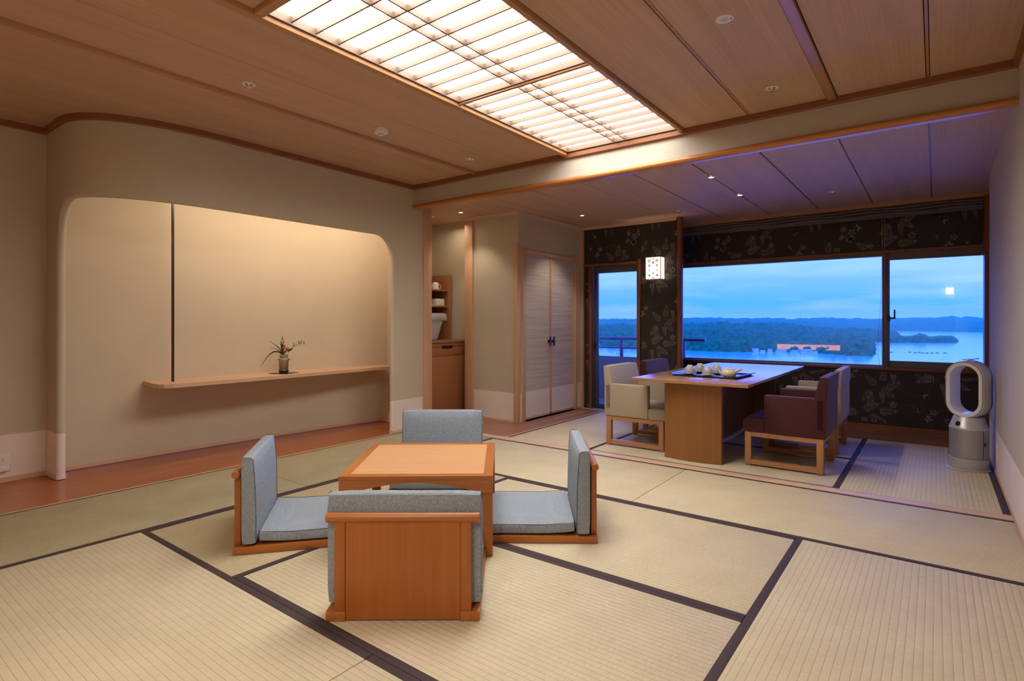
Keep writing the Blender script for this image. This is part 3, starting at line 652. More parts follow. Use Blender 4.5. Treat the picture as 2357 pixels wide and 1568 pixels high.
floral(wf2, -2.67, 0.34, 1.75, 2.15, YW, -2.45, 1.52)
colm = [o for o in C.objects if o.name.startswith('wall_far')]
floral(colm[1], -2.684, -2.254, 0.0, ZL - 0.035, 6.0, -2.70, 0.15)
floral(colm[2], -3.40, -2.69, 1.75, ZL - 0.035, 6.0, -3.28, 1.60)
floral(colm[0], -3.418, -3.353, 0.0, 1.72, 6.0, -3.52, 0.0)

# ================================================================== floors
struct(B('trim_26', -4.062, -4.044, YB, 3.94, -0.05, 0.001, M['palewood_y']))
sh = struct(B('floor_sill', -4.062, XW, 3.952, 4.045, -0.05, 0.002, M['palewood_x'], bev=0.001))
struct(B('floor', -4.80, -3.125, 4.045, 4.80, -0.055, -0.012, M['groove'])); 
pf = struct(B('floor', -3.60, -3.125, 4.80, 6.0, -0.055, -0.012, M['groove']))
for k in range(9):
    x1 = -3.126 - k * 0.15; x0 = x1 - 0.148; y1 = 5.955 if x0 > -3.5 else 4.795
    bm = nbm(); box(bm, max(x0, -4.25 if k == 8 else -9), x1, 4.046, y1, -0.012, 0.0, 0.0015, 1); obj('plank', bm, M['plankwood'], pf)
struct(B('trim_27', -3.126, -3.108, 4.046, 5.94, -0.05, 0.002, M['palewood_y']))
struct(B('trim_28', -3.44, -2.20, 5.948, 5.985, -0.05, 0.002, M['palewood_x']))
ff = struct(B('floor', -2.74, 0.44, 5.935, 6.6, -0.055, -0.012, M['groove']))
for k in range(5):
    y0 = 5.945 + k * 0.131; bm = nbm(); box(bm, -2.70 if y0 > 6.1 else -2.25, 0.42, y0, y0 + 0.130, -0.012, 0.0, 0.0012, 1); obj('plank', bm, wood('far_floor_wood_%d' % k, (0.26, 0.105, 0.055), (0.34, 0.14, 0.075), 0, 0.25, bmp=0.03) if k == 0 else M['far_plank'], ff)
    if k == 0: M['far_plank'] = ff.children[0].data.materials[0]

for ax_, nm_ in ((0, 'x'), (1, 'y')):  # darker copies of the rush: view-dependent sheen painted into the base colour
    M['tatami_%s_green' % nm_] = tatami_mat_material('baked_sheen_green_tatami_' + nm_, ax_, (0.315, 0.275, 0.170), (0.440, 0.385, 0.240))
    M['tatami_%s_tan' % nm_] = tatami_mat_material('baked_sheen_tan_tatami_' + nm_, ax_, (0.40, 0.335, 0.205), (0.55, 0.46, 0.29))
def mat_piece(x0, x1, y0, y1, axis, label, borders=(1, 1), hw=0.030, tone=''):
    """tatami mat; axis = long direction; borders on the two long edges (low, high)"""
    cx, cy = (x0 + x1) / 2, (y0 + y1) / 2; g = 0.0012
    t = thing('tatami_mat', label, 'tatami mat', (cx, cy, -0.0518))
    x0 += g; x1 -= g; y0 += g; y1 -= g
    bm = nbm(); box(bm, x0 - cx, x1 - cx, y0 - cy, y1 - cy, 0, 0.05, 0.004, 2); obj('rush_surface', bm, M[('tatami_x' if axis == 0 else 'tatami_y') + tone], t, True)
    for side in (0, 1):
        w = borders[side]
        if not w: continue
        w = hw if w == 1 else w
        if axis == 0: a = (x0, x1, y0 - 0.0004, y0 + w) if side == 0 else (x0, x1, y1 - w, y1 + 0.0004)
        else: a = (x0 - 0.0004, x0 + w, y0, y1) if side == 0 else (x1 - w, x1 + 0.0004, y0, y1)
        bm = nbm(); box(bm, a[0] - cx, a[1] - cx, a[2] - cy, a[3] - cy, 0.035, 0.0515, 0.0012, 2); obj('cloth_border', bm, M['heri'], t, True)
    return t
XA, XB_, XC_, XD_ = -3.170, -2.285, -1.418, -0.541
Y1, Y2, Y3, Y4 = 3.945, 3.010, 2.080, 1.152
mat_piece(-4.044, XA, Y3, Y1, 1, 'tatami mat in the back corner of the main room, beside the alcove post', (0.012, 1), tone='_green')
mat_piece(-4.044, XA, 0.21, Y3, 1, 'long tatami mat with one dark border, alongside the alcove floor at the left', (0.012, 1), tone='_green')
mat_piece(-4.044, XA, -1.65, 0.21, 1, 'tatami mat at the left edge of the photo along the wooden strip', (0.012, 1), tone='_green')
mat_piece(XA, XC_, Y2, Y1, 0, 'tatami mat against the pale floor sill, behind the low table', (1, 0.022))
mat_piece(XC_, XW, Y2, Y1, 0, 'tatami mat against the pale floor sill, reaching the right wall', (1, 0.022))
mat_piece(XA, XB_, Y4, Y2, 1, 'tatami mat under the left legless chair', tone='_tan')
mat_piece(XB_, XD_, Y3, Y2, 0, 'tatami mat under the low table and the right legless chair')
mat_piece(XB_, XD_, Y4, Y3, 0, 'tatami mat under the nearest legless chair, dark double borders on both long edges')
mat_piece(XD_, XW, Y4, Y2, 1, 'tatami mat at the bottom right with wide ribs running away from the viewer')
mat_piece(XA, XC_, 0.22, Y4, 0, 'large pale tatami mat filling the bottom left of the photo')
mat_piece(XC_, XW, 0.22, Y4, 0, 'tatami mat at the bottom centre edge of the photo, below the thin seam')
mat_piece(XA, XW, -1.65, 0.22, 1, 'tatami mat behind the camera position')
mat_piece(-3.108, -2.262, 4.047, 5.935, 1, 'tatami mat beside the closet doors, left of the dining table', (0.020, 1))
mat_piece(-2.262, -0.520, 4.047, 4.990, 0, 'tatami mat under the near end of the dining table', (0.022, 1), 0.024)
mat_piece(-2.262, -0.520, 4.990, 5.935, 0, 'tatami mat under the window end of the dining table', (1, 0.022), 0.024)
mat_piece(-0.520, XW, 4.047, 5.935, 1, 'tatami mat under the bladeless fan, with wide dark borders', (1, 0.040), 0.036)

# ================================================================== low table and legless chairs
def look(a): return math.radians(a)
TA = math.radians(38.0)
tx, ty = -2.02, 2.02
lt = thing('low_table', 'square low wooden table with inset lighter top and arched aprons between four legless chairs', 'table', (-2.062, 2.012, 0), TA)
W2 = 0.343; TZ_ = 0.36
bm = nbm(); box(bm, -W2 + 0.042, W2 - 0.042, -W2 + 0.042, W2 - 0.042, TZ_ - 0.022, TZ_ - 0.0005); obj('inset_top', bm, M['tabletop'], lt)
for k in range(4):
    bm = nbm(); a, c = W2, W2 - 0.042
    prism(bm, [(-a, -a), (a, -a), (c, -c), (-c, -c)], TZ_ - 0.020, TZ_, axis=2, bev=0.0015); o = obj('top_rail', bm, M['chairwood_x'], lt, True); o.rotation_euler = (0, 0, k * PI / 2)
    bm = nbm(); n = 16; lw = 0.052
    top = TZ_ - 0.020; arc = [(-a + lw + (2 * a - 2 * lw) * i / n, top - 0.062 + 0.051 * math.sin(PI * i / n) ** 0.75) for i in range(n + 1)]
    prism(bm, [(a - 0.004, top), (-a + 0.004, top), (-a + 0.004, top - 0.058), (-a + lw, top - 0.068)] + arc + [(a - lw, top - 0.068), (a - 0.004, top - 0.058)], -a, -a + 0.026, axis=1); o = obj('apron', bm, M['chairwood_x'], lt, True); o.rotation_euler = (0, 0, k * PI / 2)
    bm = nbm(); s = 0.050
    z1 = top - 0.058
    va = [bm.verts.new(p) for p in ((-a, -a, z1), (-a + s, -a, z1), (-a + s, -a + s, z1), (-a, -a + s, z1))]; s2 = 0.036
    vb = [bm.verts.new(p) for p in ((-a, -a, 0), (-a + s2, -a, 0), (-a + s2, -a + s2, 0), (-a, -a + s2, 0))]
    bm.faces.new(va); bm.faces.new(list(reversed(vb)))
    for i in range(4): bm.faces.new((vb[i], vb[(i + 1) % 4], va[(i + 1) % 4], va[i]))
    o = obj('leg', bm, M['chairwood'], lt); o.rotation_euler = (0, 0, k * PI / 2)

def pillow(bm, x0, x1, y0, y1, z0, z1, bev, puff=0.006, axis=2, nx=8, ny=8):
    """rounded cushion block with slightly crowned faces"""
    b2 = nbm(); box(b2, x0, x1, y0, y1, z0, z1)
    bmesh.ops.subdivide_edges(b2, edges=b2.edges[:], cuts=6, use_grid_fill=True)
    cx, cy, cz = (x0 + x1) / 2, (y0 + y1) / 2, (z0 + z1) / 2; hx, hy, hz = (x1 - x0) / 2, (y1 - y0) / 2, (z1 - z0) / 2
    for v in b2.verts:
        u = ((v.co.x - cx) / hx, (v.co.y - cy) / hy, (v.co.z - cz) / hz); h = (hx, hy, hz)
        q = []
        for i in range(3): q.append(v.co[i] - (cx, cy, cz)[i])
        # round the corners: project towards rounded box
        inner = [max(-h[i] + bev, min(h[i] - bev, q[i])) for i in range(3)]; d = Vector([q[i] - inner[i] for i in range(3)])
        if d.length > 1e-6: d = d.normalized() * min(bev, d.length) if d.length <= bev else d.normalized() * bev
        p = Vector(inner) + d
        o_ = [i for i in range(3) if i != axis]; w = max(0, 1 - u[o_[0]] ** 4) * max(0, 1 - u[o_[1]] ** 4)
        p[axis] += puff * w * (1 if u[axis] > 0.5 else (-1 if u[axis] < -0.5 else 0))
        v.co = p + Vector((cx, cy, cz))
    me = bpy.data.meshes.new('tmp'); b2.to_mesh(me); b2.free(); bm.from_mesh(me); bpy.data.meshes.remove(me); return bm

def make_zaisu(loc, rot, label):
    t = thing('legless_chair', label, 'chair', loc, rot, 'legless chairs round the low table')
    HW = 0.270; Lz = 0.575
    for s in (-1, 1):
        bm = nbm(); a, b_ = (s * (HW - 0.0315), s * (HW - 0.068)) if s < 0 else (s * (HW - 0.068), s * (HW - 0.0315))
        a, b_ = min(a, b_), max(a, b_); box(bm, a, b_, 0, 0.03, 0.0, 0.034, 0.001); obj('end_block', bm, M['chairwood_y'], t, True); bm = nbm(); a2, b2 = (s * HW, s * (HW - 0.032)) if s < 0 else (s * (HW - 0.032), s * HW)
        box(bm, a2, b2, 0.0, Lz, 0.0, 0.034, 0.003); obj('base_runner', bm, M['chairwood_y'], t, True)
        a, b_ = (s * (HW - 0.030), s * (HW - 0.068)) if s < 0 else (s * (HW - 0.068), s * (HW - 0.030))
        bm = nbm(); box(bm, a, b_, 0.001, 0.028, 0.0345, 0.346, 0.0025); obj('post', bm, M['chairwood'], t, True)
    bm = nbm(); box(bm, -HW + 0.069, HW - 0.069, 0.004, 0.020, 0.003, 0.346, 0.001); obj('back_panel', bm, M['chairwood'], t, True)
    bm = nbm(); box(bm, -HW + 0.033, HW - 0.033, 0.021, Lz - 0.004, 0.016, 0.030, 0.001); obj('seat_board', bm, M['chairwood_y'], t, True)
    bm = nbm(); r = 0.0175
    tube(bm, [(-HW, 0.012, 0.360), (-HW + 0.003, 0.012, 0.360), (HW - 0.003, 0.012, 0.360), (HW, 0.012, 0.360)], [r - 0.003, r, r, r - 0.003], 20); obj('top_rail', bm, M['chairwood_x'], t, True)
    # seat cushion
    bm = nbm(); pillow(bm, -0.262, 0.262, 0.105, Lz + 0.005, 0.038, 0.086, 0.014, 0.006, 2)
    for v in bm.verts: v.co.z += 0.010 * max(0, (0.25 - v.co.y) / 0.15)
    sc = obj('seat_cushion', bm, M['cushion'], t, True)
    bm = nbm(); z = 0.0845; tube(bm, [(-0.259, 0.108, z + 0.010), (-0.259, 0.25, z), (-0.259, Lz + 0.002, z), (0.259, Lz + 0.002, z), (0.259, 0.25, z), (0.259, 0.108, z + 0.010)], 0.0016, 6); obj('piping', bm, M['seam'], sc, True)
    # back cushion, tapering and leaning forward at the top
    bm = nbm(); pillow(bm, -0.277, 0.277, 0.031, 0.103, 0.040, 0.438, 0.020, 0.006, 1)
    def shape(v):
        k = (v.z - 0.04) / 0.4
        v.y = 0.031 + (v.y - 0.031) * (1.0 - 0.20 * k ** 3); return v
    for v in bm.verts: v.co = shape(v.co.copy())
    bc = obj('back_cushion', bm, M['cushion'], t, True)
    bm = nbm()
    for s in (-1, 1):
        pts = [shape(Vector((s * 0.2735, 0.099, 0.055 + 0.37 * k / 10))) for k in range(11)] + [shape(Vector((s * 0.272, 0.088, 0.434))), shape(Vector((s * 0.272, 0.045, 0.436)))]
        bm = nbm(); tube(bm, pts, 0.0016, 6); obj('piping', bm, M['seam'], bc, True)
    return t
def zdir(d): return math.atan2(d[1], d[0]) - PI / 2
a0 = math.radians(37.4)
cn = (-1.4895, 1.3395)   # centre of near chair's back edge
z0 = make_zaisu((cn[0], cn[1], 0), a0, 'nearest legless chair, back to the viewer with its wooden panel facing us')
# right chair: near back corner (-1.273,2.362); forward direction 215.8 deg; that corner is its left side
fr_ = math.radians(215.8); f_ = Vector((math.cos(fr_), math.sin(fr_))); r_ = Vector((f_.y, -f_.x))
c_ = Vector((-1.273, 2.362)) + r_ * 0.27
dup(z0, (c_.x, c_.y, 0), fr_ - PI / 2, 'legless chair on the right side of the low table, seen from its side')
fl_ = math.radians(50.5); f_ = Vector((math.cos(fl_), math.sin(fl_))); r_ = Vector((f_.y, -f_.x))
c_ = Vector((-2.515, 1.255)) - r_ * 0.27
dup(z0, (c_.x, c_.y, 0), fl_ - PI / 2, 'legless chair on the left side of the low table, turned slightly outwards')
fb_ = math.radians(217.2 + 90); f_ = Vector((math.cos(fb_), math.sin(fb_)))
c_ = Vector((-2.707, 2.794)) - f_ * 0.095
dup(z0, (c_.x, c_.y, 0), fb_ - PI / 2, 'legless chair behind the low table, facing the viewer')

# ================================================================== dining set
dt = thing('dining_table', 'long brown dining table on two broad panel legs in front of the window', 'table', (-1.465, 5.10, 0))
bm = nbm(); box(bm, -0.435, 0.435, -1.025, 1.025, 0.588, 0.612, 0.004); obj('tabletop', bm, M['diningtop'], dt, True)
for yy in (-0.90, 0.86):
    bm = nbm(); n = 12; s = -1 if yy < 0 else 1
    arc = [(-0.215 + 0.43 * k / n, yy + s * 0.030 * math.sin(PI * k / n)) for k in range(n + 1)]
    prism(bm, arc + [(0.215, yy - s * 0.045), (-0.215, yy - s * 0.045)], 0.0, 0.588, axis=2); obj('panel_leg', bm, M['diningwood'], dt, True)
bm = nbm(); box(bm, -0.02, 0.02, -0.855, 0.815, 0.05, 0.587); obj('centre_panel', bm, M['diningwood'], dt)

def make_armchair(loc, rot, label, fab, group):
    """faces +x in local space; origin centre of the footprint"""
    t = thing('dining_armchair', label, 'chair', loc, rot, group)
    HX, HYc = 0.255, 0.28; w = 0.042
    for s in (-1, 1):
        y0, y1 = (s * HYc, s * HYc - s * w) if s < 0 else (s * HYc - w, s * HYc)
        y0, y1 = min(y0, y1), max(y0, y1)
        for sx in (-1, 1):
            x0 = sx * HX if sx < 0 else sx * HX - w
            bm = nbm(); box(bm, x0, x0 + w, y0, y1, 0.004, 0.245, 0.002); obj('leg', bm, M['chairframe'], t, True)
        bm = nbm(); box(bm, -HX + w, HX - w, y0 + 0.004, y1 - 0.004, 0.212, 0.245, 0.001); obj('side_rail', bm, M['chairframe'], t)
        bm = nbm(); box(bm, -HX + w, HX - w, y0 + 0.002, y1 - 0.002, 0.010, 0.045, 0.001); obj('floor_runner', bm, M['chairframe'], t)
    bm = nbm(); box(bm, -HX, -HX + 0.03, -HYc + w, HYc - w, 0.212, 0.245); obj('cross_rail', bm, M['chairframe'], t); bm = nbm(); box(bm, HX - 0.03, HX, -HYc + w, HYc - w, 0.212, 0.245); obj('cross_rail', bm, M['chairframe'], t)
    bm = nbm(); pillow(bm, -HX + 0.02, HX + 0.012, -HYc + 0.052, HYc - 0.052, 0.247, 0.345, 0.014, 0.006, 2); obj('seat', bm, fab, t, True)
    for s in (-1, 1):
        y0, y1 = min(s * (HYc + 0.006), s * (HYc - 0.050)), max(s * (HYc + 0.006), s * (HYc - 0.050))
        bm = nbm(); box(bm, -HX - 0.015, 0.122, y0, y1, 0.247, 0.521, 0.010, 3)
        obj('armrest', bm, fab, t, True)
        bm = nbm(); yy = (y0 if s < 0 else y1); box(bm, 0.123, HX + 0.012, y0 + 0.001, y1 - 0.001, 0.247, 0.336, 0.010, 2); obj('seat_corner', bm, fab, t, True)
    bm = nbm(); pillow(bm, -HX - 0.022, -HX + 0.062, -HYc - 0.006, HYc + 0.006, 0.250, 0.672, 0.018, 0.004, 0)
    for v in bm.verts:
        if v.co.z > 0.5: v.co.x -= 0.035 * (v.co.z - 0.5) / 0.17 * (0.3 if v.co.x < -HX else 0.9)
    obj('backrest', bm, fab, t, True)
    return t
gb, gw = 'beige dining armchairs', 'burgundy dining armchairs'
b0 = make_armchair((-1.998, 4.612, 0), 0, 'beige armchair on the left of the dining table, nearest the closet', M['beige_fabric'], gb)
w0 = make_armchair((-0.862, 4.600, 0), PI, 'burgundy armchair on the right side of the dining table, nearest the viewer', M['wine_fabric'], gw)
dup(w0, (-1.998, 5.365, 0), 0, 'burgundy armchair on the left of the dining table, in front of the wallpapered pillar', gw)
dup(b0, (-0.862, 5.330, 0), PI, 'beige armchair on the right side of the dining table, behind the burgundy one', gb)

# --- tea things
TT = 0.612
tr = thing('serving_tray', 'dark lacquered rectangular tray on the dining table holding the tea set', 'tray', (-1.445, 4.625, TT), math.radians(-3))
bm = nbm(); box(bm, -0.235, 0.235, -0.22, 0.22, 0.0, 0.008, 0.002); obj('tray_base', bm, M['lacquer'], tr, True)
bm = nbm()
for s in (-1, 1): prism(bm, [(s * 0.232, 0.004), (s * 0.252, 0.022), (s * 0.268, 0.024), (s * 0.268, 0.018), (s * 0.250, 0.014), (s * 0.236, 0.0)], -0.225, 0.225, axis=1)
for s in (-1, 1): box(bm, -0.235, 0.235, s * 0.222 - 0.003, s * 0.222 + 0.003, 0.001, 0.014, 0.001)
obj('tray_rim', bm, M['lacquer'], tr, True)
def make_saucer(loc, label):
    t = thing('saucer', label, 'saucer', loc, 0, 'saucers on the tray'); bm = nbm()
    lathe(bm, [(0, 0.002), (0.028, 0.0), (0.030, 0.003), (0.052, 0.010), (0.054, 0.012), (0.050, 0.013), (0.030, 0.007), (0, 0.006)], seg=28); obj('dish', bm, M['darkbar'], t, True)
    bm = nbm(); tube(bm, [(0.0535 * math.cos(a), 0.0535 * math.sin(a), 0.0125) for a in [2 * PI * k / 28 for k in range(28)]], 0.0016, 6, closed=True); obj('rim', bm, M['porcelain'], t, True); return t
def make_cup(loc, label):
    t = thing('tea_cup', label, 'cup', loc, 0, 'upturned tea cups on the tray'); bm = nbm()
    lathe(bm, [(0.041, 0.0), (0.0425, 0.0), (0.0425, 0.010), (0.040, 0.028), (0.033, 0.045), (0.024, 0.054), (0.0, 0.056)], seg=32)
    lathe(bm, [(0.041, 0.0), (0.0405, 0.010), (0.038, 0.028), (0.031, 0.043), (0.0, 0.052)], seg=32); obj('bowl', bm, M['cup'], t, True)
    bm = nbm(); lathe(bm, [(0.0215, 0.053), (0.020, 0.063), (0.018, 0.064), (0.017, 0.060), (0, 0.058)], seg=24); obj('foot', bm, M['porcelain'], t, True); return t
zt = TT + 0.008
cups = [(-1.592, 4.508, 'upturned grey patterned tea cup at the front left of the tray'), (-1.585, 4.735, 'upturned grey patterned tea cup at the back left of the tray'), (-1.432, 4.462, 'upturned grey patterned tea cup at the front middle of the tray'), (-1.435, 4.690, 'upturned grey patterned tea cup at the back middle of the tray')]
s0 = c0 = None
for i, (x, y, lb) in enumerate(cups):
    sl = 'dark saucer with pale rim under the ' + ('front left', 'back left', 'front middle', 'back middle')[i] + ' cup'
    if i == 0: s0 = make_saucer((x, y, zt), sl); c0 = make_cup((x, y, zt + 0.0135), lb)
    else: dup(s0, (x, y, zt), 0, sl); dup(c0, (x, y, zt + 0.0135), 0.7 * i, lb)
dup(s0, (-1.345, 4.66, zt), 0, 'empty dark saucer with pale rim behind the teapot')
tp = thing('teapot', 'cream porcelain teapot with straight side handle on the tray', 'teapot', (-1.272, 4.470, zt))
bm = nbm(); lathe(bm, [(0, 0.0), (0.036, 0.0), (0.050, 0.010), (0.060, 0.028), (0.058, 0.042), (0.048, 0.056), (0.040, 0.062), (0.036, 0.063)], seg=36); obj('body', bm, M['porcelain'], tp, True)
bm = nbm(); lathe(bm, [(0.041, 0.061), (0.041, 0.066), (0.030, 0.070), (0.010, 0.072), (0.006, 0.075), (0.0095, 0.081), (0.006, 0.086), (0, 0.087)], seg=28); obj('lid', bm, M['porcelain'], tp, True)
dR = Vector((0.80, 0.60, 0)); bm = nbm()
tube(bm, [(-dR * 0.045) + Vector((0, 0, 0.024)), (-dR * 0.066) + Vector((0, 0, 0.036)), (-dR * 0.076) + Vector((0, 0, 0.052)), (-dR * 0.083) + Vector((0, 0, 0.066))], [0.016, 0.012, 0.008, 0.005], 14); obj('spout', bm, M['porcelain'], tp, True)
h1 = Vector((0.62, -0.05, 0)); bm = nbm()
tube(bm, [h1 * 0.06 + Vector((0, 0, 0.036)), h1 * 0.10 + Vector((0, 0, 0.052)), h1 * 0.145 + Vector((0, 0, 0.068)), h1 * 0.150 + Vector((0, 0, 0.070))], [0.009, 0.009, 0.014, 0.011], 14); obj('handle', bm, M['porcelain'], tp, True)

# ================================================================== wall lamp, fan
LP = (-2.487, 5.94, 1.515)
wl = thing('wall_lamp', 'lit square wall lantern with cut-out leaf pattern on the dark wallpapered pillar', 'lamp', LP)
for a_ in ((-0.086, 0.086, -0.052, -0.050), (-0.086, -0.084, -0.050, 0.050), (0.084, 0.086, -0.050, 0.050)):
    bm = nbm(); box(bm, *a_, 0.006, 0.244); obj('paper_shade', bm, M['lamp_paper'], wl)
pd = bpy.data.lights.new('lamp_bulb_light', 'POINT'); pd.energy = 5.0; pd.color = (1.0, 0.84, 0.66); pd.shadow_soft_size = 0.03
po_ = bpy.data.objects.new('lamp_bulb_light', pd); po_.location = (LP[0], LP[1], LP[2] + 0.125); C.objects.link(po_)
bm = nbm(); fw_ = 0.006
for x in (-0.091, 0.091 - fw_):
    for y in (-0.058, 0.054): box(bm, x, x + fw_, y, y + fw_, 0, 0.25)
for z in (0, 0.25 - fw_):
    for y in (-0.058, 0.054): box(bm, -0.091, 0.091, y, y + fw_, z, z + fw_)
    for x in (-0.091, 0.091 - fw_): box(bm, x, x + fw_, -0.058, 0.060, z, z + fw_)
obj('frame', bm, M['chairwood_x'], wl)
bm = nbm()
def star(cx, cz, r, n, face='f', w=0.004):
    for k in range(n):
        a = 2 * PI * k / n; L_ = r
        pts = [(0, 0), (0.5, 0.5), (1, 0), (0.5, -0.5)]; ca, sa = math.cos(a), math.sin(a); V_ = []
        for p, q_ in pts:
            X_ = cx + L_ * p * ca - w * q_ * sa; Z_ = cz + L_ * p * sa + w * q_ * ca
            V_.append(bm.verts.new((X_, -0.054, Z_) if face == 'f' else (0.088, X_, Z_)))
        bm.faces.new(V_)
for cx in (-0.045, 0.045): star(cx, 0.207, 0.036, 16, w=0.005); star(cx, 0.155, 0.024, 10, w=0.006); star(cx, 0.100, 0.017, 6, w=0.007); star(cx, 0.045, 0.019, 8, w=0.007)
star(0, 0.185, 0.028, 14, w=0.005); star(0, 0.225, 0.022, 8, w=0.006); star(0, 0.068, 0.012, 6, w=0.007); star(0, 0.020, 0.013, 6, w=0.007)
for k in range(8): star(0.0 if True else 0, 0.018 + 0.03 * k + (0.02 if k > 4 else 0), 0.015, 6, 's', 0.006)
for k in range(16):
    star(-0.078, 0.015 + k * 0.0145, 0.006, 4); star(0.078, 0.015 + k * 0.0145, 0.006, 4)
stuff(obj('leaf_cutout_pattern', bm, M['black'], wl))
bm = nbm(); box(bm, -0.08, 0.08, 0.0, 0.06, 0.02, 0.23); obj('wall_plate', bm, M['white_plastic'], wl)

fn = thing('bladeless_fan', 'tall silver and white bladeless fan purifier standing by the right wall', 'fan', (0.190, 5.170, 0), 0)
bm = nbm(); lathe(bm, [(0, 0), (0.123, 0), (0.124, 0.004), (0.118, 0.007), (0, 0.008)], seg=48); obj('base_plate', bm, M['silver'], fn, True)
bm = nbm(); lathe(bm, [(0.112, 0.008), (0.114, 0.020), (0.114, 0.082), (0.110, 0.085)], seg=48); obj('base', bm, M['silver_dark'], fn, True)
bm = nbm(); lathe(bm, [(0.108, 0.085), (0.1115, 0.088), (0.1115, 0.288), (0.109, 0.291)], seg=48); obj('mesh_shroud', bm, M['mesh'], fn, True)
bm = nbm(); lathe(bm, [(0.113, 0.288), (0.113, 0.296), (0.108, 0.305), (0.090, 0.362), (0.085, 0.372), (0, 0.374)], seg=48); obj('neck', bm, M['silver'], fn, True)
FA = math.radians(-90 - 24); fd = Vector((math.cos(FA), math.sin(FA), 0)); fr2 = Vector((-fd.y, fd.x, 0))
for s_, (zz) in ((1, 0),):
    bm = nbm(); 
    for a in range(1): pass
    # side filter panels frames
    for k in (-1, 1):
        ang = FA + k * 1.18
        tube(bm, [(0.1135 * math.cos(ang), 0.1135 * math.sin(ang), z) for z in (0.09, 0.286)], 0.0014, 6)
    obj('shroud_seam', bm, M['black'], fn)
bm = nbm(); c_ = fd * 0.094; 
for k in range(1): pass
disc = []
for k in range(20):
    a = 2 * PI * k / 20; z = 0.326 + 0.017 * math.sin(a); rr = 0.108 - (z - 0.305) * 0.316 + 0.0015; dA = 0.017 * math.cos(a) / 0.1
    ang = math.radians(-90 - 38) + dA; disc.append(bm.verts.new((rr * math.cos(ang), rr * math.sin(ang), z)))
bm.faces.new(disc); obj('display', bm, M['black'], fn)
# side slot button
bm = nbm(); ang = FA + 1.30; pts = [(0.1145 * math.cos(ang), 0.1145 * math.sin(ang), z) for z in (0.178, 0.184, 0.198, 0.204)]; tube(bm, pts, [0.002, 0.005, 0.005, 0.002], 10); obj('latch', bm, M['black'], fn, True)
def stadium(hw, hh, n=14):
    P_ = []
    for k in range(n + 1): a = PI * k / n; P_.append((hw * math.cos(a), (hh - hw) + hw * math.sin(a)))
    for k in range(n + 1): a = PI + PI * k / n; P_.append((hw * math.cos(a), -(hh - hw) + hw * math.sin(a)))
    return P_
ZC_ = 0.566
def loop(name, layers, m):
    bm = nbm(); R_ = []
    for (hw, hh, d) in layers: R_.append([bm.verts.new(fr2 * p[0] + fd * d + Vector((0, 0, ZC_ + p[1]))) for p in stadium(hw, hh)])
    n = len(R_[0])
    for A, Bq in zip(R_, R_[1:] + R_[:1]):
        for k in range(n): bm.faces.new((A[k], A[(k + 1) % n], Bq[(k + 1) % n], Bq[k]))
    return obj(name, bm, m, fn, True)
loop('air_loop', [(0.110, 0.196, 0.072), (0.116, 0.203, 0.066), (0.118, 0.205, 0.02), (0.118, 0.205, -0.062), (0.112, 0.200, -0.072), (0.080, 0.168, -0.072), (0.078, 0.166, -0.02), (0.082, 0.168, 0.060), (0.086, 0.172, 0.072)], M['fan_white'])
loop('loop_seam', [(0.1115, 0.1985, 0.0735), (0.1088, 0.1955, 0.0735), (0.1088, 0.1955, 0.068), (0.1115, 0.1985, 0.068)], M['black'])
loop('rear_seam', [(0.1190, 0.2060, -0.046), (0.1190, 0.2060, -0.052), (0.117, 0.204, -0.052), (0.117, 0.204, -0.046)], M['black'])
bm = nbm(); box(bm, -0.020, 0.020, -0.048, 0.048, 0.775, 0.783, 0.003); rc = obj('remote_control', bm, M['silver'], None, True, (0.190, 5.170, 0), FA - PI / 2)
tag(rc, 'slim grey remote control lying on top of the bladeless fan', 'remote')
bm = nbm(); tube(bm, [(0.30, 5.23, 0.20), (0.318, 5.27, 0.16), (0.325, 5.30, 0.10), (0.326, 5.34, 0.03)], 0.003, 8)

# ================================================================== alcove: shelf, pole, vase
sf = nbm(); pts = [(-4.93, 1.75), (-4.60, 1.715), (-4.53, 1.722), (-4.49, 1.745), (-4.470, 1.80), (-4.465, 2.6), (-4.485, 3.95), (-4.93, 3.95)]
prism(sf, pts, 0.560, 0.590, axis=2, bev=0.001); sfo = obj('alcove_shelf', sf, M['palewood_y'], None, False); tag(sfo, 'long pale wooden floating shelf with one rounded end inside the alcove', 'shelf')
bm = nbm(); box(bm, -4.658, -4.642, 1.857, 1.873, 0.591, 2.40, 0.0015); po = obj('alcove_pole', bm, M['darkbar'], None, True); tag(po, 'thin dark vertical pole standing on the alcove shelf', 'pole')
bm = nbm(); box(bm, -0.088, 0.088, -0.088, 0.088, 0, 0.005, 0.001); pl = obj('vase_board', bm, M['lacquer'], None, True, (-4.625, 2.765, 0.591), math.radians(20)); tag(pl, 'thin black lacquered square board under the flower vase', 'board')
VP = (-4.625, 2.765, 0.5965)
va = thing('flower_vase', 'brown ash-glazed stoneware vase with small lugs on the black board', 'vase', VP)
bm = nbm(); lathe(bm, [(0, 0), (0.036, 0), (0.042, 0.010), (0.042, 0.024), (0.036, 0.032), (0.038, 0.042), (0.040, 0.080), (0.041, 0.108), (0.043, 0.116), (0.040, 0.124), (0.033, 0.130), (0.031, 0.136), (0.037, 0.142), (0.038, 0.158), (0.035, 0.160), (0.032, 0.150), (0.029, 0.140), (0.03, 0.03), (0, 0.02)], seg=36); obj('body', bm, M['vase'], va, True)
bm = nbm()
for s in (-1, 1):
    c = Vector((0.602 * 0 + s * 0.0435 * 0.80, s * 0.0435 * 0.60, 0.116)); tube(bm, [c + Vector((0, 0, -0.008)), c + Vector((s * 0.008, s * 0.006, 0)), c + Vector((0, 0, 0.008))], 0.004, 8)
obj('lug', bm, M['vase'], va, True)
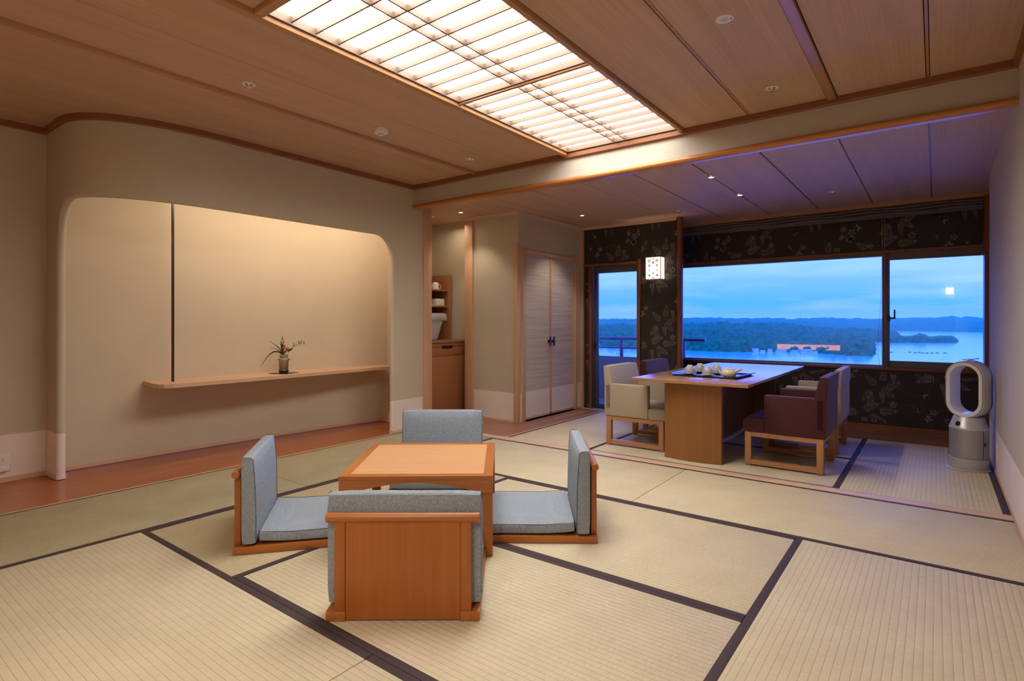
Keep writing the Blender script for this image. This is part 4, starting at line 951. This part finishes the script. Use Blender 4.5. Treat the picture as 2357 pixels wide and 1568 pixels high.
fa = thing('flower_arrangement', 'ikebana of fern, grass blades, pink flower, red berries and a leafy branch in the vase', 'flowers', (VP[0], VP[1], VP[2] + 0.12))
def VR(u, z, d=0.0): return Vector((0.7985 * u - 0.602 * d, 0.602 * u + 0.7985 * d, z))  # u across the view, d away
def blade(pts, w, m, name='grass_blade'):
    bm = nbm(); L_ = []; R_ = []; n = len(pts)
    for i, p in enumerate(pts):
        k = i / (n - 1); ww = w * (0.6 + 0.4 * math.sin(PI * min(1, k * 1.4))) * (1 - k ** 5) * 0.5 + 0.0004
        a = pts[max(i - 1, 0)]; b_ = pts[min(i + 1, n - 1)]; t = (b_ - a).normalized(); nn = t.cross(Vector((-0.602, 0.7985, 0.3)).normalized()).normalized()
        L_.append(bm.verts.new(p + nn * ww)); R_.append(bm.verts.new(p - nn * ww))
    for i in range(n - 1): bm.faces.new((L_[i], L_[i + 1], R_[i + 1], R_[i]))
    bmesh.ops.solidify(bm, geom=bm.faces[:], thickness=0.0006); return obj(name, bm, m, fa, True)
def bz3(a, b_, c, d, n=14): return [a * (1 - t) ** 3 + b_ * 3 * t * (1 - t) ** 2 + c * 3 * t * t * (1 - t) + d * t ** 3 for t in [k / n for k in range(n + 1)]]
s_ = 3.79 / 1292.6   # metres per photo pixel at the vase
blade(bz3(VR(-0.006, 0.03), VR(-0.045, 0.085), VR(-0.12, 0.10), VR(-0.205, -0.075)), 0.013, M['leaf'])
blade(bz3(VR(-0.006, 0.03), VR(-0.035, 0.12), VR(-0.09, 0.125), VR(-0.135, 0.168)), 0.009, M['leaf'])
blade(bz3(VR(-0.004, 0.03), VR(-0.03, 0.075), VR(-0.07, 0.10), VR(-0.125, 0.098)), 0.006, M['leaf_dark'])
bm = nbm(); rnd = random.Random(3)
for (u0, top) in ((-0.030, 0.175), (-0.018, 0.195), (-0.010, 0.225), (-0.024, 0.165), (-0.002, 0.165), (-0.034, 0.150)):
    tube(bm, [VR(-0.004, 0.0), VR(u0 * 0.7, 0.09), VR(u0, top)], [0.002, 0.0012, 0.0004], 5)
    for k in range(34):
        t = rnd.uniform(0.2, 0.93); z = top * t; u = u0 * t; a = rnd.choice((-1, 1)) * rnd.uniform(0.2, 0.8); d = rnd.uniform(-0.014, 0.014); L_ = rnd.uniform(0.012, 0.026) * (1.15 - t * 0.6)
        p = VR(u, z, d); q = p + VR(math.sin(a) * L_, math.cos(a) * L_, rnd.uniform(-0.006, 0.006)); w_ = VR(0.0022, 0, 0)
        bm.faces.new([bm.verts.new(p - w_), bm.verts.new(p + w_), bm.verts.new(q)])
stuff(obj('fern_foliage', bm, M['leaf_dark'], fa, recalc=False))
for (u, z) in ((0.018, 0.118), (0.000, 0.098), (0.012, 0.099), (0.029, 0.096), (0.031, 0.088), (0.052, 0.088)):
    bm = nbm(); bmesh.ops.create_icosphere(bm, subdivisions=2, radius=0.0072, matrix=Matrix.Translation(VR(u, z, -0.02))); obj('berry', bm, M['berry'], fa, True)
bm = nbm(); tube(bm, [VR(0, 0.0), VR(0.012, 0.06, -0.01), VR(0.018, 0.112, -0.02)], 0.0012, 5); tube(bm, [VR(0.002, 0), VR(0.02, 0.05, -0.01), VR(0.05, 0.083, -0.02)], 0.0012, 5); tube(bm, [VR(0.004, 0), VR(0.035, 0.045), VR(0.075, 0.098), VR(0.12, 0.118), VR(0.205, 0.125)], [0.002, 0.0016, 0.0013, 0.001, 0.0005], 6); obj('twig', bm, M['stem'], fa, True)
bm = nbm()
for k in range(9):
    a = 2 * PI * k / 9
    for r_2, z_ in ((0.013, 0.0), (0.008, 0.005)):
        c = VR(0.041, 0.101 + z_, -0.015); p1 = c + VR(math.cos(a) * r_2, math.sin(a) * r_2 * 0.7, -0.006); p2 = c + VR(math.cos(a + 0.5) * r_2 * 0.8, math.sin(a + 0.5) * r_2 * 0.6, -0.008)
        bm.faces.new([bm.verts.new(c), bm.verts.new(p1), bm.verts.new(p2)])
obj('flower', bm, M['petal'], fa, recalc=False)
rnd = random.Random(9); bm = nbm()
for k in range(44):
    t = rnd.uniform(0.28, 1.0); u = 0.03 + 0.165 * t; z = 0.085 + 0.05 * min(1, t * 1.3) + rnd.uniform(-0.004, 0.030) * (1.1 - 0.4 * t); a = rnd.uniform(0.1, 2.6); L_ = rnd.uniform(0.010, 0.019)
    p = VR(u, z, rnd.uniform(-0.01, 0.01)); t_ = VR(math.cos(a), math.sin(a), rnd.uniform(-0.4, 0.4)).normalized(); n_ = VR(-math.sin(a), math.cos(a)).normalized()
    bm.faces.new([bm.verts.new(p), bm.verts.new(p + t_ * L_ * 0.5 + n_ * 0.0028), bm.verts.new(p + t_ * L_), bm.verts.new(p + t_ * L_ * 0.5 - n_ * 0.0028)])
stuff(obj('branch_leaves', bm, M['leaf'], fa, recalc=False))
for (u, z, a, L_, w_) in ((0.020, 0.070, 0.9, 0.034, 0.016), (0.030, 0.068, 0.35, 0.045, 0.018), (0.050, 0.075, 0.55, 0.045, 0.020), (0.012, 0.05, 1.3, 0.03, 0.014)):
    bm = nbm(); ca, sa = math.cos(a), math.sin(a); V_ = [bm.verts.new(VR(u + L_ * p * ca - w_ * q_ * sa, z + L_ * p * sa + w_ * q_ * ca, -0.012 + 0.01 * abs(q_))) for p, q_ in ((0, 0), (0.25, 0.42), (0.6, 0.45), (1, 0), (0.6, -0.45), (0.25, -0.42))]
    bm.faces.new(V_); bmesh.ops.solidify(bm, geom=bm.faces[:], thickness=0.0006); obj('leaf', bm, M['leaf'], fa)

# ================================================================== niche cabinet and contents
M['cabwood'] = wood('cabinet_cherry_wood', (0.30, 0.115, 0.045), (0.40, 0.165, 0.068), 2, 0.35, contrast=0.9)
cbn = thing('tea_cabinet', 'cherry wood tea cabinet with black recessed handle inside the narrow niche', 'cabinet', (-4.50, 4.43, 0))
ox, oy = -4.50, 4.43
def cbx(name, x0, x1, y0, y1, z0, z1, m=None, bev=0.0015, par=None): return B(name, x0 - ox, x1 - ox, y0 - oy, y1 - oy, z0, z1, m or M['cabwood'], par or cbn, bev)
cbx('carcass', -4.77, -4.27, 4.09, 4.755, 0.055, 0.818); cbx('toe_kick', -4.74, -4.32, 4.11, 4.74, 0.0, 0.055, M['black'])
cbx('worktop', -4.79, -4.245, 4.085, 4.765, 0.818, 0.842)
cbx('fascia', -4.269, -4.252, 4.092, 4.753, 0.772, 0.812)
dw = cbx('drawer', -4.269, -4.250, 4.092, 4.753, 0.678, 0.768)
bm = nbm(); box(bm, -4.254 - ox, -4.2485 - ox, 4.385 - oy, 4.545 - oy, 0.752, 0.790, 0.0015); o = obj('handle_slot', bm, M['black'], dw, True)
dd = cbx('door', -4.269, -4.250, 4.092, 4.753, 0.060, 0.674)
bm = nbm(); box(bm, -4.254 - ox, -4.2485 - ox, 4.20 - oy, 4.222 - oy, 0.560, 0.642, 0.0015); obj('handle_slot', bm, M['black'], dd, True)
sv = thing('wall_shelf_unit', 'open cherry wood shelf unit above the tea cabinet', 'shelf', (-4.65, 4.40, 0.843))
ox, oy = -4.65, 4.40
def svx(name, x0, x1, y0, y1, z0, z1): return B(name, x0 - ox, x1 - ox, y0 - oy, y1 - oy, z0 - 0.843, z1 - 0.843, M['cabwood'], sv, 0.001)
svx('side_panel', -4.79, -4.46, 4.715, 4.75, 0.843, 1.585); svx('side_panel', -4.79, -4.46, 4.09, 4.11, 0.843, 1.585); svx('back_board', -4.795, -4.78, 4.09, 4.75, 0.843, 1.585)
svx('shelf_board', -4.78, -4.47, 4.11, 4.715, 1.395, 1.412); svx('shelf_board', -4.78, -4.47, 4.11, 4.715, 1.212, 1.230)
cm = thing('coffee_machine', 'silver capsule coffee machine with overhanging head on the tea cabinet', 'appliance', (-4.50, 4.35, 0.843))
def zy(poly, x0, x1, m, name, bev=0.006):
    bm = nbm(); prism(bm, [(y - 4.35, z - 0.843) for y, z in poly], x0 + 4.50, x1 + 4.50, axis=0, bev=bev); return obj(name, bm, m, cm, True)
zy([(4.30, 0.846), (4.50, 0.846), (4.555, 0.99), (4.595, 1.06), (4.30, 1.08), (4.285, 0.95)], -4.54, -4.43, M['silver'], 'body', 0.010)
zy([(4.26, 1.04), (4.44, 1.055), (4.52, 1.065), (4.645, 1.060), (4.630, 1.135), (4.60, 1.145), (4.33, 1.142), (4.28, 1.115)], -4.555, -4.415, M['silver'], 'head', 0.012)
bm = nbm(); lathe(bm, [(0, 0.001), (0.055, 0.001), (0.058, 0.006), (0.052, 0.010), (0, 0.009)], 0.03, 0.275, 28, 1.0, 1.25); obj('drip_tray', bm, M['chrome'], cm, True)
bm = nbm(); lathe(bm, [(0, 0), (0.009, 0.0), (0.011, 0.01), (0.011, 0.02), (0, 0.02)], 0.03, 0.255, 16); o = obj('nozzle', bm, M['black'], cm, True); o.location.z = 0.196
def make_mug(loc, rot, label):
    t = thing('mug', label, 'mug', loc, rot, 'mugs on the top shelf'); bm = nbm()
    lathe(bm, [(0.038, 0), (0.040, 0.002), (0.040, 0.045), (0.037, 0.066), (0.028, 0.078), (0.016, 0.083), (0, 0.083)], seg=28); obj('body', bm, M['mug'], t, True)
    bm = nbm(); tube(bm, [(0.038, 0, 0.062), (0.054, 0, 0.056), (0.062, 0, 0.036), (0.056, 0, 0.012), (0.041, 0, 0.006)], 0.0035, 8); obj('handle', bm, M['mug'], t, True); return t
m0 = make_mug((-4.54, 4.575, 1.413), math.radians(50), 'white upturned mug on the top shelf, right of the other')
dup(m0, (-4.54, 4.435, 1.413), math.radians(50), 'white upturned mug on the top shelf, partly hidden by the wooden post')
tb = thing('tea_box', 'white open-sided box with sachets on the middle shelf', 'box', (-4.56, 4.53, 1.231))
B('box_body', -0.05, 0.06, 0.02, 0.15, 0, 0.078, M['mug'], tb, 0.002); B('box_side', -0.05, 0.055, -0.10, 0.02, 0, 0.006, M['mug'], tb); B('box_side', -0.05, -0.044, -0.10, 0.02, 0.006, 0.078, M['mug'], tb); B('sachet_row', -0.043, 0.0, -0.095, 0.01, 0.006, 0.045, M['palewood_x'], tb)

# ================================================================== small fittings
def sprinkler(loc, label):
    t = thing('ceiling_sprinkler', label, 'sprinkler', loc, 0, 'ceiling sprinklers'); bm = nbm()
    lathe(bm, [(0.020, -0.001), (0.036, -0.001), (0.037, -0.003), (0.033, -0.006), (0.021, -0.004), (0.020, -0.001)], seg=28); obj('rosette', bm, M['white_plastic'], t, True)
    bm = nbm(); lathe(bm, [(0.019, 0.0), (0.019, -0.004), (0.015, -0.010), (0.015, -0.019), (0.0125, -0.021), (0, -0.021)], seg=24); obj('head', bm, M['chrome'], t, True); return t
sp0 = sprinkler((-3.05, 1.614, ZC), 'round ceiling sprinkler on the main ceiling above the alcove, left of the smoke detector')
for (x, y, z, lb) in ((-3.028, 3.439, ZC, 'round ceiling sprinkler on the main ceiling right of the smoke detector, near the beam'), (-0.738, 3.422, ZC, 'round ceiling sprinkler on the main ceiling right of the lit lattice panel'), (-2.104, 5.642, ZL, 'ceiling sprinkler on the lower ceiling near the pillar with the lamp'), (-0.715, 5.627, ZL, 'ceiling sprinkler on the lower ceiling near the roman blind'), (-4.365, 4.357, ZL, 'ceiling sprinkler just inside the niche, beside the wooden post')):
    dup(sp0, (x, y, z), 0, lb)
sd = thing('smoke_detector', 'white round smoke detector on the main ceiling above the shelf', 'smoke detector', (-3.048, 2.544, ZC))
bm = nbm(); lathe(bm, [(0, 0), (0.050, 0), (0.050, -0.020), (0.046, -0.026), (0.024, -0.030), (0, -0.030)], seg=36); obj('housing', bm, M['white_plastic'], sd, True)
bm = nbm()
for k in range(10):
    a = 2 * PI * k / 10; tube(bm, [(0.022 * math.cos(a), 0.022 * math.sin(a), -0.029), (0.014 * math.cos(a), 0.014 * math.sin(a), -0.040)], 0.0018, 6)
lathe(bm, [(0, -0.038), (0.016, -0.038), (0.015, -0.041), (0, -0.042)], seg=24); obj('sensor_cage', bm, M['white_plastic'], sd, True)
em = thing('emergency_light', 'white flush round emergency light with small yellow lens on the ceiling at the top right', 'ceiling light', (-0.735, 2.517, ZC))
bm = nbm(); lathe(bm, [(0, -0.004), (0.036, -0.004), (0.038, -0.002), (0.038, 0.0), (0, 0)], seg=40); obj('plate', bm, M['white_plastic'], em, True)
bm = nbm(); lathe(bm, [(0, -0.0062), (0.004, -0.0062), (0.006, -0.004), (0, -0.004)], seg=16); obj('lens', bm, plain('yellow_lens', (0.75, 0.45, 0.06), 0.2), em, True)
bm = nbm(); lathe(bm, [(0.011, -0.0042), (0.017, -0.0042), (0.016, -0.0055), (0.012, -0.0055), (0.011, -0.0042)], seg=24); obj('lens_ring', bm, M['silver_dark'], em, True)
bm = nbm(); box(bm, 0.022, 0.029, 0.004, 0.012, -0.0048, -0.004); obj('test_button', bm, plain('violet_mark', (0.12, 0.09, 0.3), 0.4), em)
def downlight(loc, label):
    t = thing('downlight', label, 'downlight', loc, 0, 'lit downlights in the lower ceiling'); bm = nbm()
    lathe(bm, [(0.020, 0.001), (0.030, -0.001), (0.031, -0.003), (0.027, -0.004), (0.021, -0.002), (0.020, 0.001)], seg=28); obj('trim_ring', bm, M['white_plastic'], t, True)
    bm = nbm(); lathe(bm, [(0, -0.0005), (0.019, -0.0005), (0.019, 0.0), (0, 0.0)], seg=20); obj('lamp', bm, M['bulb'], t, True); return t
dl0 = downlight((-3.956, 4.361, ZL - 0.001), 'lit downlight in the lower ceiling in front of the niche')
dup(dl0, (-3.03, 5.27, ZL - 0.001), 0, 'lit downlight in the lower ceiling in front of the closet doors')
dup(dl0, (-1.413, 4.488, ZL - 0.001), 0, 'lit downlight over the near end of the dining table')
dup(dl0, (-1.406, 5.275, ZL - 0.001), 0, 'lit downlight over the window end of the dining table')
ol = thing('wall_outlet', 'white wall outlet plate with a plugged-in adapter at the left edge, low on the wall', 'outlet', (-4.88, 0.905, 0.125))
B('plate', 0, 0.006, -0.062, 0.062, -0.062, 0.062, M['white_plastic'], ol, 0.002); B('socket', 0.006, 0.008, -0.02, 0.045, -0.005, 0.045, M['white_plastic'], ol, 0.001); B('slot', 0.008, 0.0085, 0.015, 0.028, 0.024, 0.027, M['black'], ol); B('slot', 0.008, 0.0085, 0.017, 0.026, 0.010, 0.0125, M['black'], ol)
B('adapter', 0.006, 0.032, -0.058, 0.050, -0.055, -0.012, M['white_plastic'], ol, 0.006)
o2 = thing('wall_outlet', 'pale wall outlet plate low on the right wall, in front of the fan', 'outlet', (XW, 5.03, 0.16))
B('plate', -0.006, 0, -0.035, 0.035, -0.06, 0.06, M['white_plastic'], o2, 0.002)
b2 = thing('wall_lamp', 'small lit square lamp on the wall behind the camera, mirrored in the right window pane', 'lamp', (0.25, YB, 1.72))
B('paper_shade', -0.065, 0.065, 0.005, 0.06, -0.07, 0.07, M['lamp_bright'], b2); B('backplate', -0.07, 0.07, 0, 0.005, -0.075, 0.075, M['white_plastic'], b2)
b3 = thing('light_niche', 'long low warm light box on the wall behind the camera, mirrored in the main window', 'lamp', (-2.54, YB, 0.41))
B('diffuser', -0.70, 0.70, 0.004, 0.03, -0.062, 0.062, M['warm_panel'], b3); B('frame', -0.72, 0.72, 0, 0.004, -0.08, 0.08, M['chairwood_x'], b3)
# roman blind
rb = thing('roman_blind', 'charcoal roman blind pulled up in folds across the top of the window', 'blind', (-1.03, 6.53, 2.06))
for k in range(5):
    bm = nbm(); n = 40; z0_ = 0.0 + k * 0.030; d0 = 0.012 * (4 - k) * -1
    R_ = []
    for i in range(n + 1):
        x = -1.40 + 2.77 * i / n; sag = 0.006 * math.sin(i * 0.7 + k) + (-0.020 * max(0, 1 - i / 7) * (1 if k > 1 else 0.3)); ring = []
        for a in range(9): t = PI * 1.5 * a / 8 - PI * 0.5; ring.append(bm.verts.new((x, d0 + 0.030 * -math.cos(t), z0_ + sag + 0.019 + 0.019 * math.sin(t))))
        R_.append(ring)
    for A, Bq in zip(R_[:-1], R_[1:]):
        for j in range(8): bm.faces.new((A[j], A[j + 1], Bq[j + 1], Bq[j]))
    obj('fold', bm, M['shade'], rb, True)
B('bottom_bar', -1.40, 1.37, -0.055, -0.025, -0.012, 0.012, M['shade'], rb, 0.004)
cd = thing('blind_chain', 'beaded pull chain of the blind hanging in front of the window mullion', 'chain', (-0.400, 6.49, 0.60))
for dx, lab in ((-0.010, 0), (0.010, 0)):
    bm = nbm(); N_ = 180
    for k in range(N_):
        z = 0.02 + 1.44 * k / N_; bmesh.ops.create_icosphere(bm, subdivisions=1, radius=0.0032, matrix=Matrix.Translation((dx * (1 + 0.8 * math.sin(PI * min(1, (z) / 0.5)) * (z < 0.5)), 0, z)))
    stuff(obj('bead_chain', bm, M['palewood_z'], cd, True))
bm = nbm(); tube(bm, [(-0.010, 0, 0.02), (-0.004, 0, 0.004), (0.004, 0, 0.004), (0.010, 0, 0.02)], 0.002, 6); obj('chain_loop', bm, M['palewood_z'], cd)
bm = nbm(); tube(bm, [(-0.012, 0.0, 1.2), (-0.018, 0, 0.7), (-0.040, 0, 0.35), (-0.046, 0, 0.12), (-0.030, 0, 0.03), (-0.01, 0, 0.01)], 0.0012, 6); obj('cord', bm, M['black'], cd)

# ================================================================== outside
def world_at(u, d, z):
    s = (u - 1178.5) / FPX * d
    return Vector((-math.sin(YAW) * d + math.cos(YAW) * s, math.cos(YAW) * d + math.sin(YAW) * s, z))
ZS = HCAM - 30.0
bk = thing('balcony', 'grey balcony with solid parapet and metal handrail outside the glass door', 'balcony', (-3.5, 7.0, -0.1))
B('balcony_floor', -1.5, 1.0, -0.75, 0.62, -0.12, 0.0, M['balcony'], bk); B('parapet', -1.5, 1.0, 0.50, 0.60, 0.0, 0.635, M['balcony'], bk, 0.005)
def rail(n, x0, x1, y0, y1, z0, z1): return B(n, x0 + 3.5, x1 + 3.5, y0 - 7.0, y1 - 7.0, z0 + 0.1, z1 + 0.1, M['alu_blue'], bk, 0.003)
rail('handrail', -5.0, -2.45, 7.50, 7.56, 0.782, 0.822); rail('middle_rail', -5.0, -2.73, 7.52, 7.55, 0.655, 0.680)
for x in (-4.55, -3.67, -2.745): rail('baluster', x - 0.02, x + 0.02, 7.515, 7.555, 0.53, 0.785)
M['sea'] = None
def mat_sea():
    m, nt, b = new_mat('calm_bay_water'); setb(b, (0.02, 0.52, 0.48), 0.12, spec=0.7); b.inputs['IOR'].default_value = 1.33
    f = noise_tex(nt, coords(nt, (0.02, 0.05, 1)), 1.0, 6, 0.6); g = noise_tex(nt, coords(nt, (0.5, 0.5, 1)), 1.0, 3)
    bump(nt, b, math_n(nt, 'ADD', f, math_n(nt, 'MULTIPLY', g, 0.3)), 0.12, 0.6); return m
bm = nbm()
sv_ = [bm.verts.new(p) for p in ((-6000, 60, ZS), (3500, 60, ZS), (3500, 7500, ZS), (-6000, 7500, ZS))]; bm.faces.new(sv_)
sea = obj('sea', bm, mat_sea(), recalc=False); struct(sea)
def forest_mat(name, c1, c2):
    m, nt, b = new_mat(name); setb(b, c1, 0.9, spec=0.1); f = noise_tex(nt, coords(nt), 0.16, 5, 0.75); nt.links.new(mixcol(nt, maprange(nt, f, 0.35, 0.65), c1, c2), b.inputs['Base Color']); return m
M['forest_near'] = forest_mat('forest_canopy', (0.0005, 0.008, 0.005), (0.003, 0.16, 0.048))
def interp(tbl, u):
    if u <= tbl[0][0]: return tbl[0][1]
    for (a, va_), (b_, vb_) in zip(tbl[:-1], tbl[1:]):
        if u <= b_: t = (u - a) / (b_ - a); return va_ + (vb_ - va_) * t
    return tbl[-1][1]
def headland(name, label, u0, u1, shore, top, depth, m, du=2.5, nd=40, amp=3.0, tree=9.0, cliff=0.35):
    bm = nbm(); nu = int((u1 - u0) / du); G = []
    for i in range(nu + 1):
        u = u0 + (u1 - u0) * i / nu; vs = interp(shore, u); ds = 30 * FPX / (vs - HY); vt = interp(top, u); dt_ = ds + depth; row = []
        for j in range(nd + 1):
            k = j / nd; d = ds + (depth * 1.5) * k ** 1.3; kk = min(1.0, (d - ds) / depth)
            zt_ = HCAM - (vt - HY) / FPX * (ds + depth)          # height of the crest
            hgt = (zt_ - ZS) * (cliff * min(1, kk * 9) + (1 - cliff) * math.sin(PI / 2 * kk) ** 0.9)
            if k > 0.85: hgt *= max(0, 1 - (k - 0.85) / 0.15)
            p = world_at(u, d, 0)
            e = max(0.0, hgt)
            if j > 0 and e > 0.5:
                w1 = noise.noise(Vector((p.x / tree, p.y / tree, 3.1))); w2 = noise.noise(Vector((p.x / (tree * 3.3), p.y / (tree * 3.3), 9.7)))
                e += amp * (abs(w1) * 1.4 - 0.35) + amp * 0.8 * w2 * min(1, kk * 3)
            p.z = ZS - 0.5 + max(0, e) if j else ZS - 0.5
            row.append(bm.verts.new(p))
        G.append(row)
    for A, Bq in zip(G[:-1], G[1:]):
        for j in range(nd): bm.faces.new((A[j], Bq[j], Bq[j + 1], A[j + 1]))
    for row_, rev in ((G[0], 0), (G[-1], 1)):
        base = [bm.verts.new((v.co.x, v.co.y, ZS - 1)) for v in row_]
        for j in range(nd):
            f = [row_[j], row_[j + 1], base[j + 1], base[j]]; bm.faces.new(f if rev else list(reversed(f)))
    o = obj(name, bm, m, None, True, recalc=False)
    for p in o.data.polygons: p.use_smooth = True
    return tag(o, label, 'hill')
headland('forested_headland', 'dark wooded headland nearest the window with a steep shore', 1380, 2030, [(1380, 800), (1570, 806), (1600, 808), (1700, 811), (1790, 810), (1850, 811), (1900, 815), (1960, 820), (2005, 821), (2030, 813)],
         [(1380, 775), (1500, 770), (1560, 764), (1650, 760), (1720, 764), (1800, 776), (1870, 779), (1920, 774), (1960, 777), (2000, 784), (2018, 797), (2030, 812)], 170, M['forest_near'], 2.0, 46, 5.0, 9.0, 0.45)
headland('forested_ridge', 'wooded ridge rising behind the nearest headland', 1330, 2085, [(1330, 786), (2000, 788), (2085, 786)],
         [(1330, 752), (1560, 748), (1640, 744), (1720, 745), (1800, 746), (1850, 750), (1880, 755), (1960, 756), (2010, 759), (2045, 761), (2065, 766), (2076, 776), (2085, 786)], 260, M['forest_near'], 2.5, 40, 6.0, 13.0, 0.3)
headland('forested_point', 'low wooded point reaching into the bay on the right', 2040, 2208, [(2040, 789), (2208, 789)],
         [(2040, 771), (2080, 773), (2103, 772), (2118, 767), (2128, 770), (2136, 774), (2155, 773), (2175, 772), (2192, 774), (2202, 779), (2208, 788)], 55, M['forest_near'], 1.0, 20, 1.8, 8.0, 0.7)
headland('distant_hills', 'hazy blue wooded hills across the bay on the horizon', 1300, 2300, [(1300, 764), (2071, 762), (2300, 765.5)],
         [(1300, 737), (1370, 736), (1560, 732.5), (1650, 732), (1700, 733), (1780, 733), (1815, 735), (1900, 733), (1960, 734), (2040, 734), (2100, 732.5), (2150, 732), (2175, 730), (2192, 728), (2205, 731), (2214, 733), (2222, 730), (2262, 731.5), (2300, 731)], 1000, M['forest_near'], 2.5, 36, 7.0, 45.0, 0.35)
# shoreline cottages
M['cottage_wall'] = plain('pale_cottage_wall', (0.55, 0.58, 0.62), 0.8); M['cottage_roof'] = plain('blue_grey_roof', (0.22, 0.30, 0.38), 0.6)
def cottage(u, v, w, h, label):
    d = 30 * FPX / (v - HY) - 8; p = world_at(u, d, ZS); t = thing('cottage', label, 'house', p, YAW, 'houses along the far shore')
    sc_ = d / FPX; W_ = w * sc_ / 2; H_ = h * sc_
    B('wall', -W_, W_, -W_ * 0.5, W_ * 0.5, 0, H_ * 0.55, M['cottage_wall'], t); bm = nbm(); prism(bm, [(-W_ * 0.62, H_ * 0.55), (W_ * 0.62, H_ * 0.55), (0, H_)], -W_ * 1.08, W_ * 1.08, axis=0); obj('roof', bm, M['cottage_roof'], t)
    return t
for u, v, w, h, lb in ((1738, 809, 14, 8, 'small low cottage at the left end of the shoreline village'), (1755, 810, 10, 5, 'low shed between two cottages on the shore'), (1772, 809, 9, 7, 'small white gabled cottage on the shore'), (1798, 810, 20, 7, 'wide blue-roofed cottage in the middle of the shoreline village'),
                       (1830, 811, 16, 6, 'blue-roofed cottage right of the wide one'), (1856, 811.5, 22, 9, 'largest cottage of the shoreline village with a tall roof'), (1876, 813, 10, 6, 'small cottage at the right end of the shoreline village'), (1421, 811, 8, 9, 'white boat house seen through the glass door'), (1446, 808, 8, 5, 'small white shed seen through the glass door, right of the baluster')):
    cottage(u, v, w, h, lb)
rf0 = None
ORD = ['leftmost, beside the window mullion', 'second from the left', 'third from the left', 'fourth from the left', 'fifth from the left', 'sixth from the left', 'seventh from the left', 'eighth from the left', 'last of the row before the fan', 'alone at the right edge of the window']
M['raft'] = plain('dark_floating_raft', (0.03, 0.05, 0.07), 0.8)
for k, (u, v) in enumerate(((2052, 811), (2094, 811), (2106, 812.5), (2116, 811.5), (2124, 813), (2134, 813), (2145, 813), (2157, 813), (2175, 813), (2249, 826))):
    d = 30 * FPX / (v - HY); p = world_at(u, d, ZS); bm = nbm(); box(bm, -0.7, 0.7, -1.2, 1.2, 0.0, 0.5, 0.1); o = obj('oyster_raft', bm, M['raft'], None, False, p, YAW)
    tag(o, 'small dark floating raft on the bay, ' + ORD[k], 'raft', 'floating rafts on the bay')
for u, w_ in ((1663, 'leftmost'), (1732, 'second from the left'), (1766, 'tallest, third from the left'), (1806, 'rightmost')): 
    p = world_at(u, 2650, -6); bm = nbm(); tube(bm, [(0, 0, 0), (0, 0, 36 if u == 1766 else 31)], [1.2, 0.5], 6); tag(obj('radio_mast', bm, M['raft'], None, False, p), 'thin radio mast on the distant hills, ' + w_, 'mast', 'masts on the distant hills')
# haze over the bay
def haze():
    m = bpy.data.materials.new('blue_evening_haze'); m.use_nodes = True; nt = m.node_tree; nt.nodes.clear()
    s = nt.nodes.new('ShaderNodeVolumeScatter'); s.inputs['Color'].default_value = (0.0, 0.35, 0.24, 1); s.inputs['Density'].default_value = 0.00040
    o = nt.nodes.new('ShaderNodeOutputMaterial'); nt.links.new(s.outputs[0], o.inputs['Volume'])
    bm = nbm(); box(bm, -5500, 3000, 120, 6800, ZS + 0.2, 60); ob = obj('bay_haze', bm, m); struct(ob)
haze()
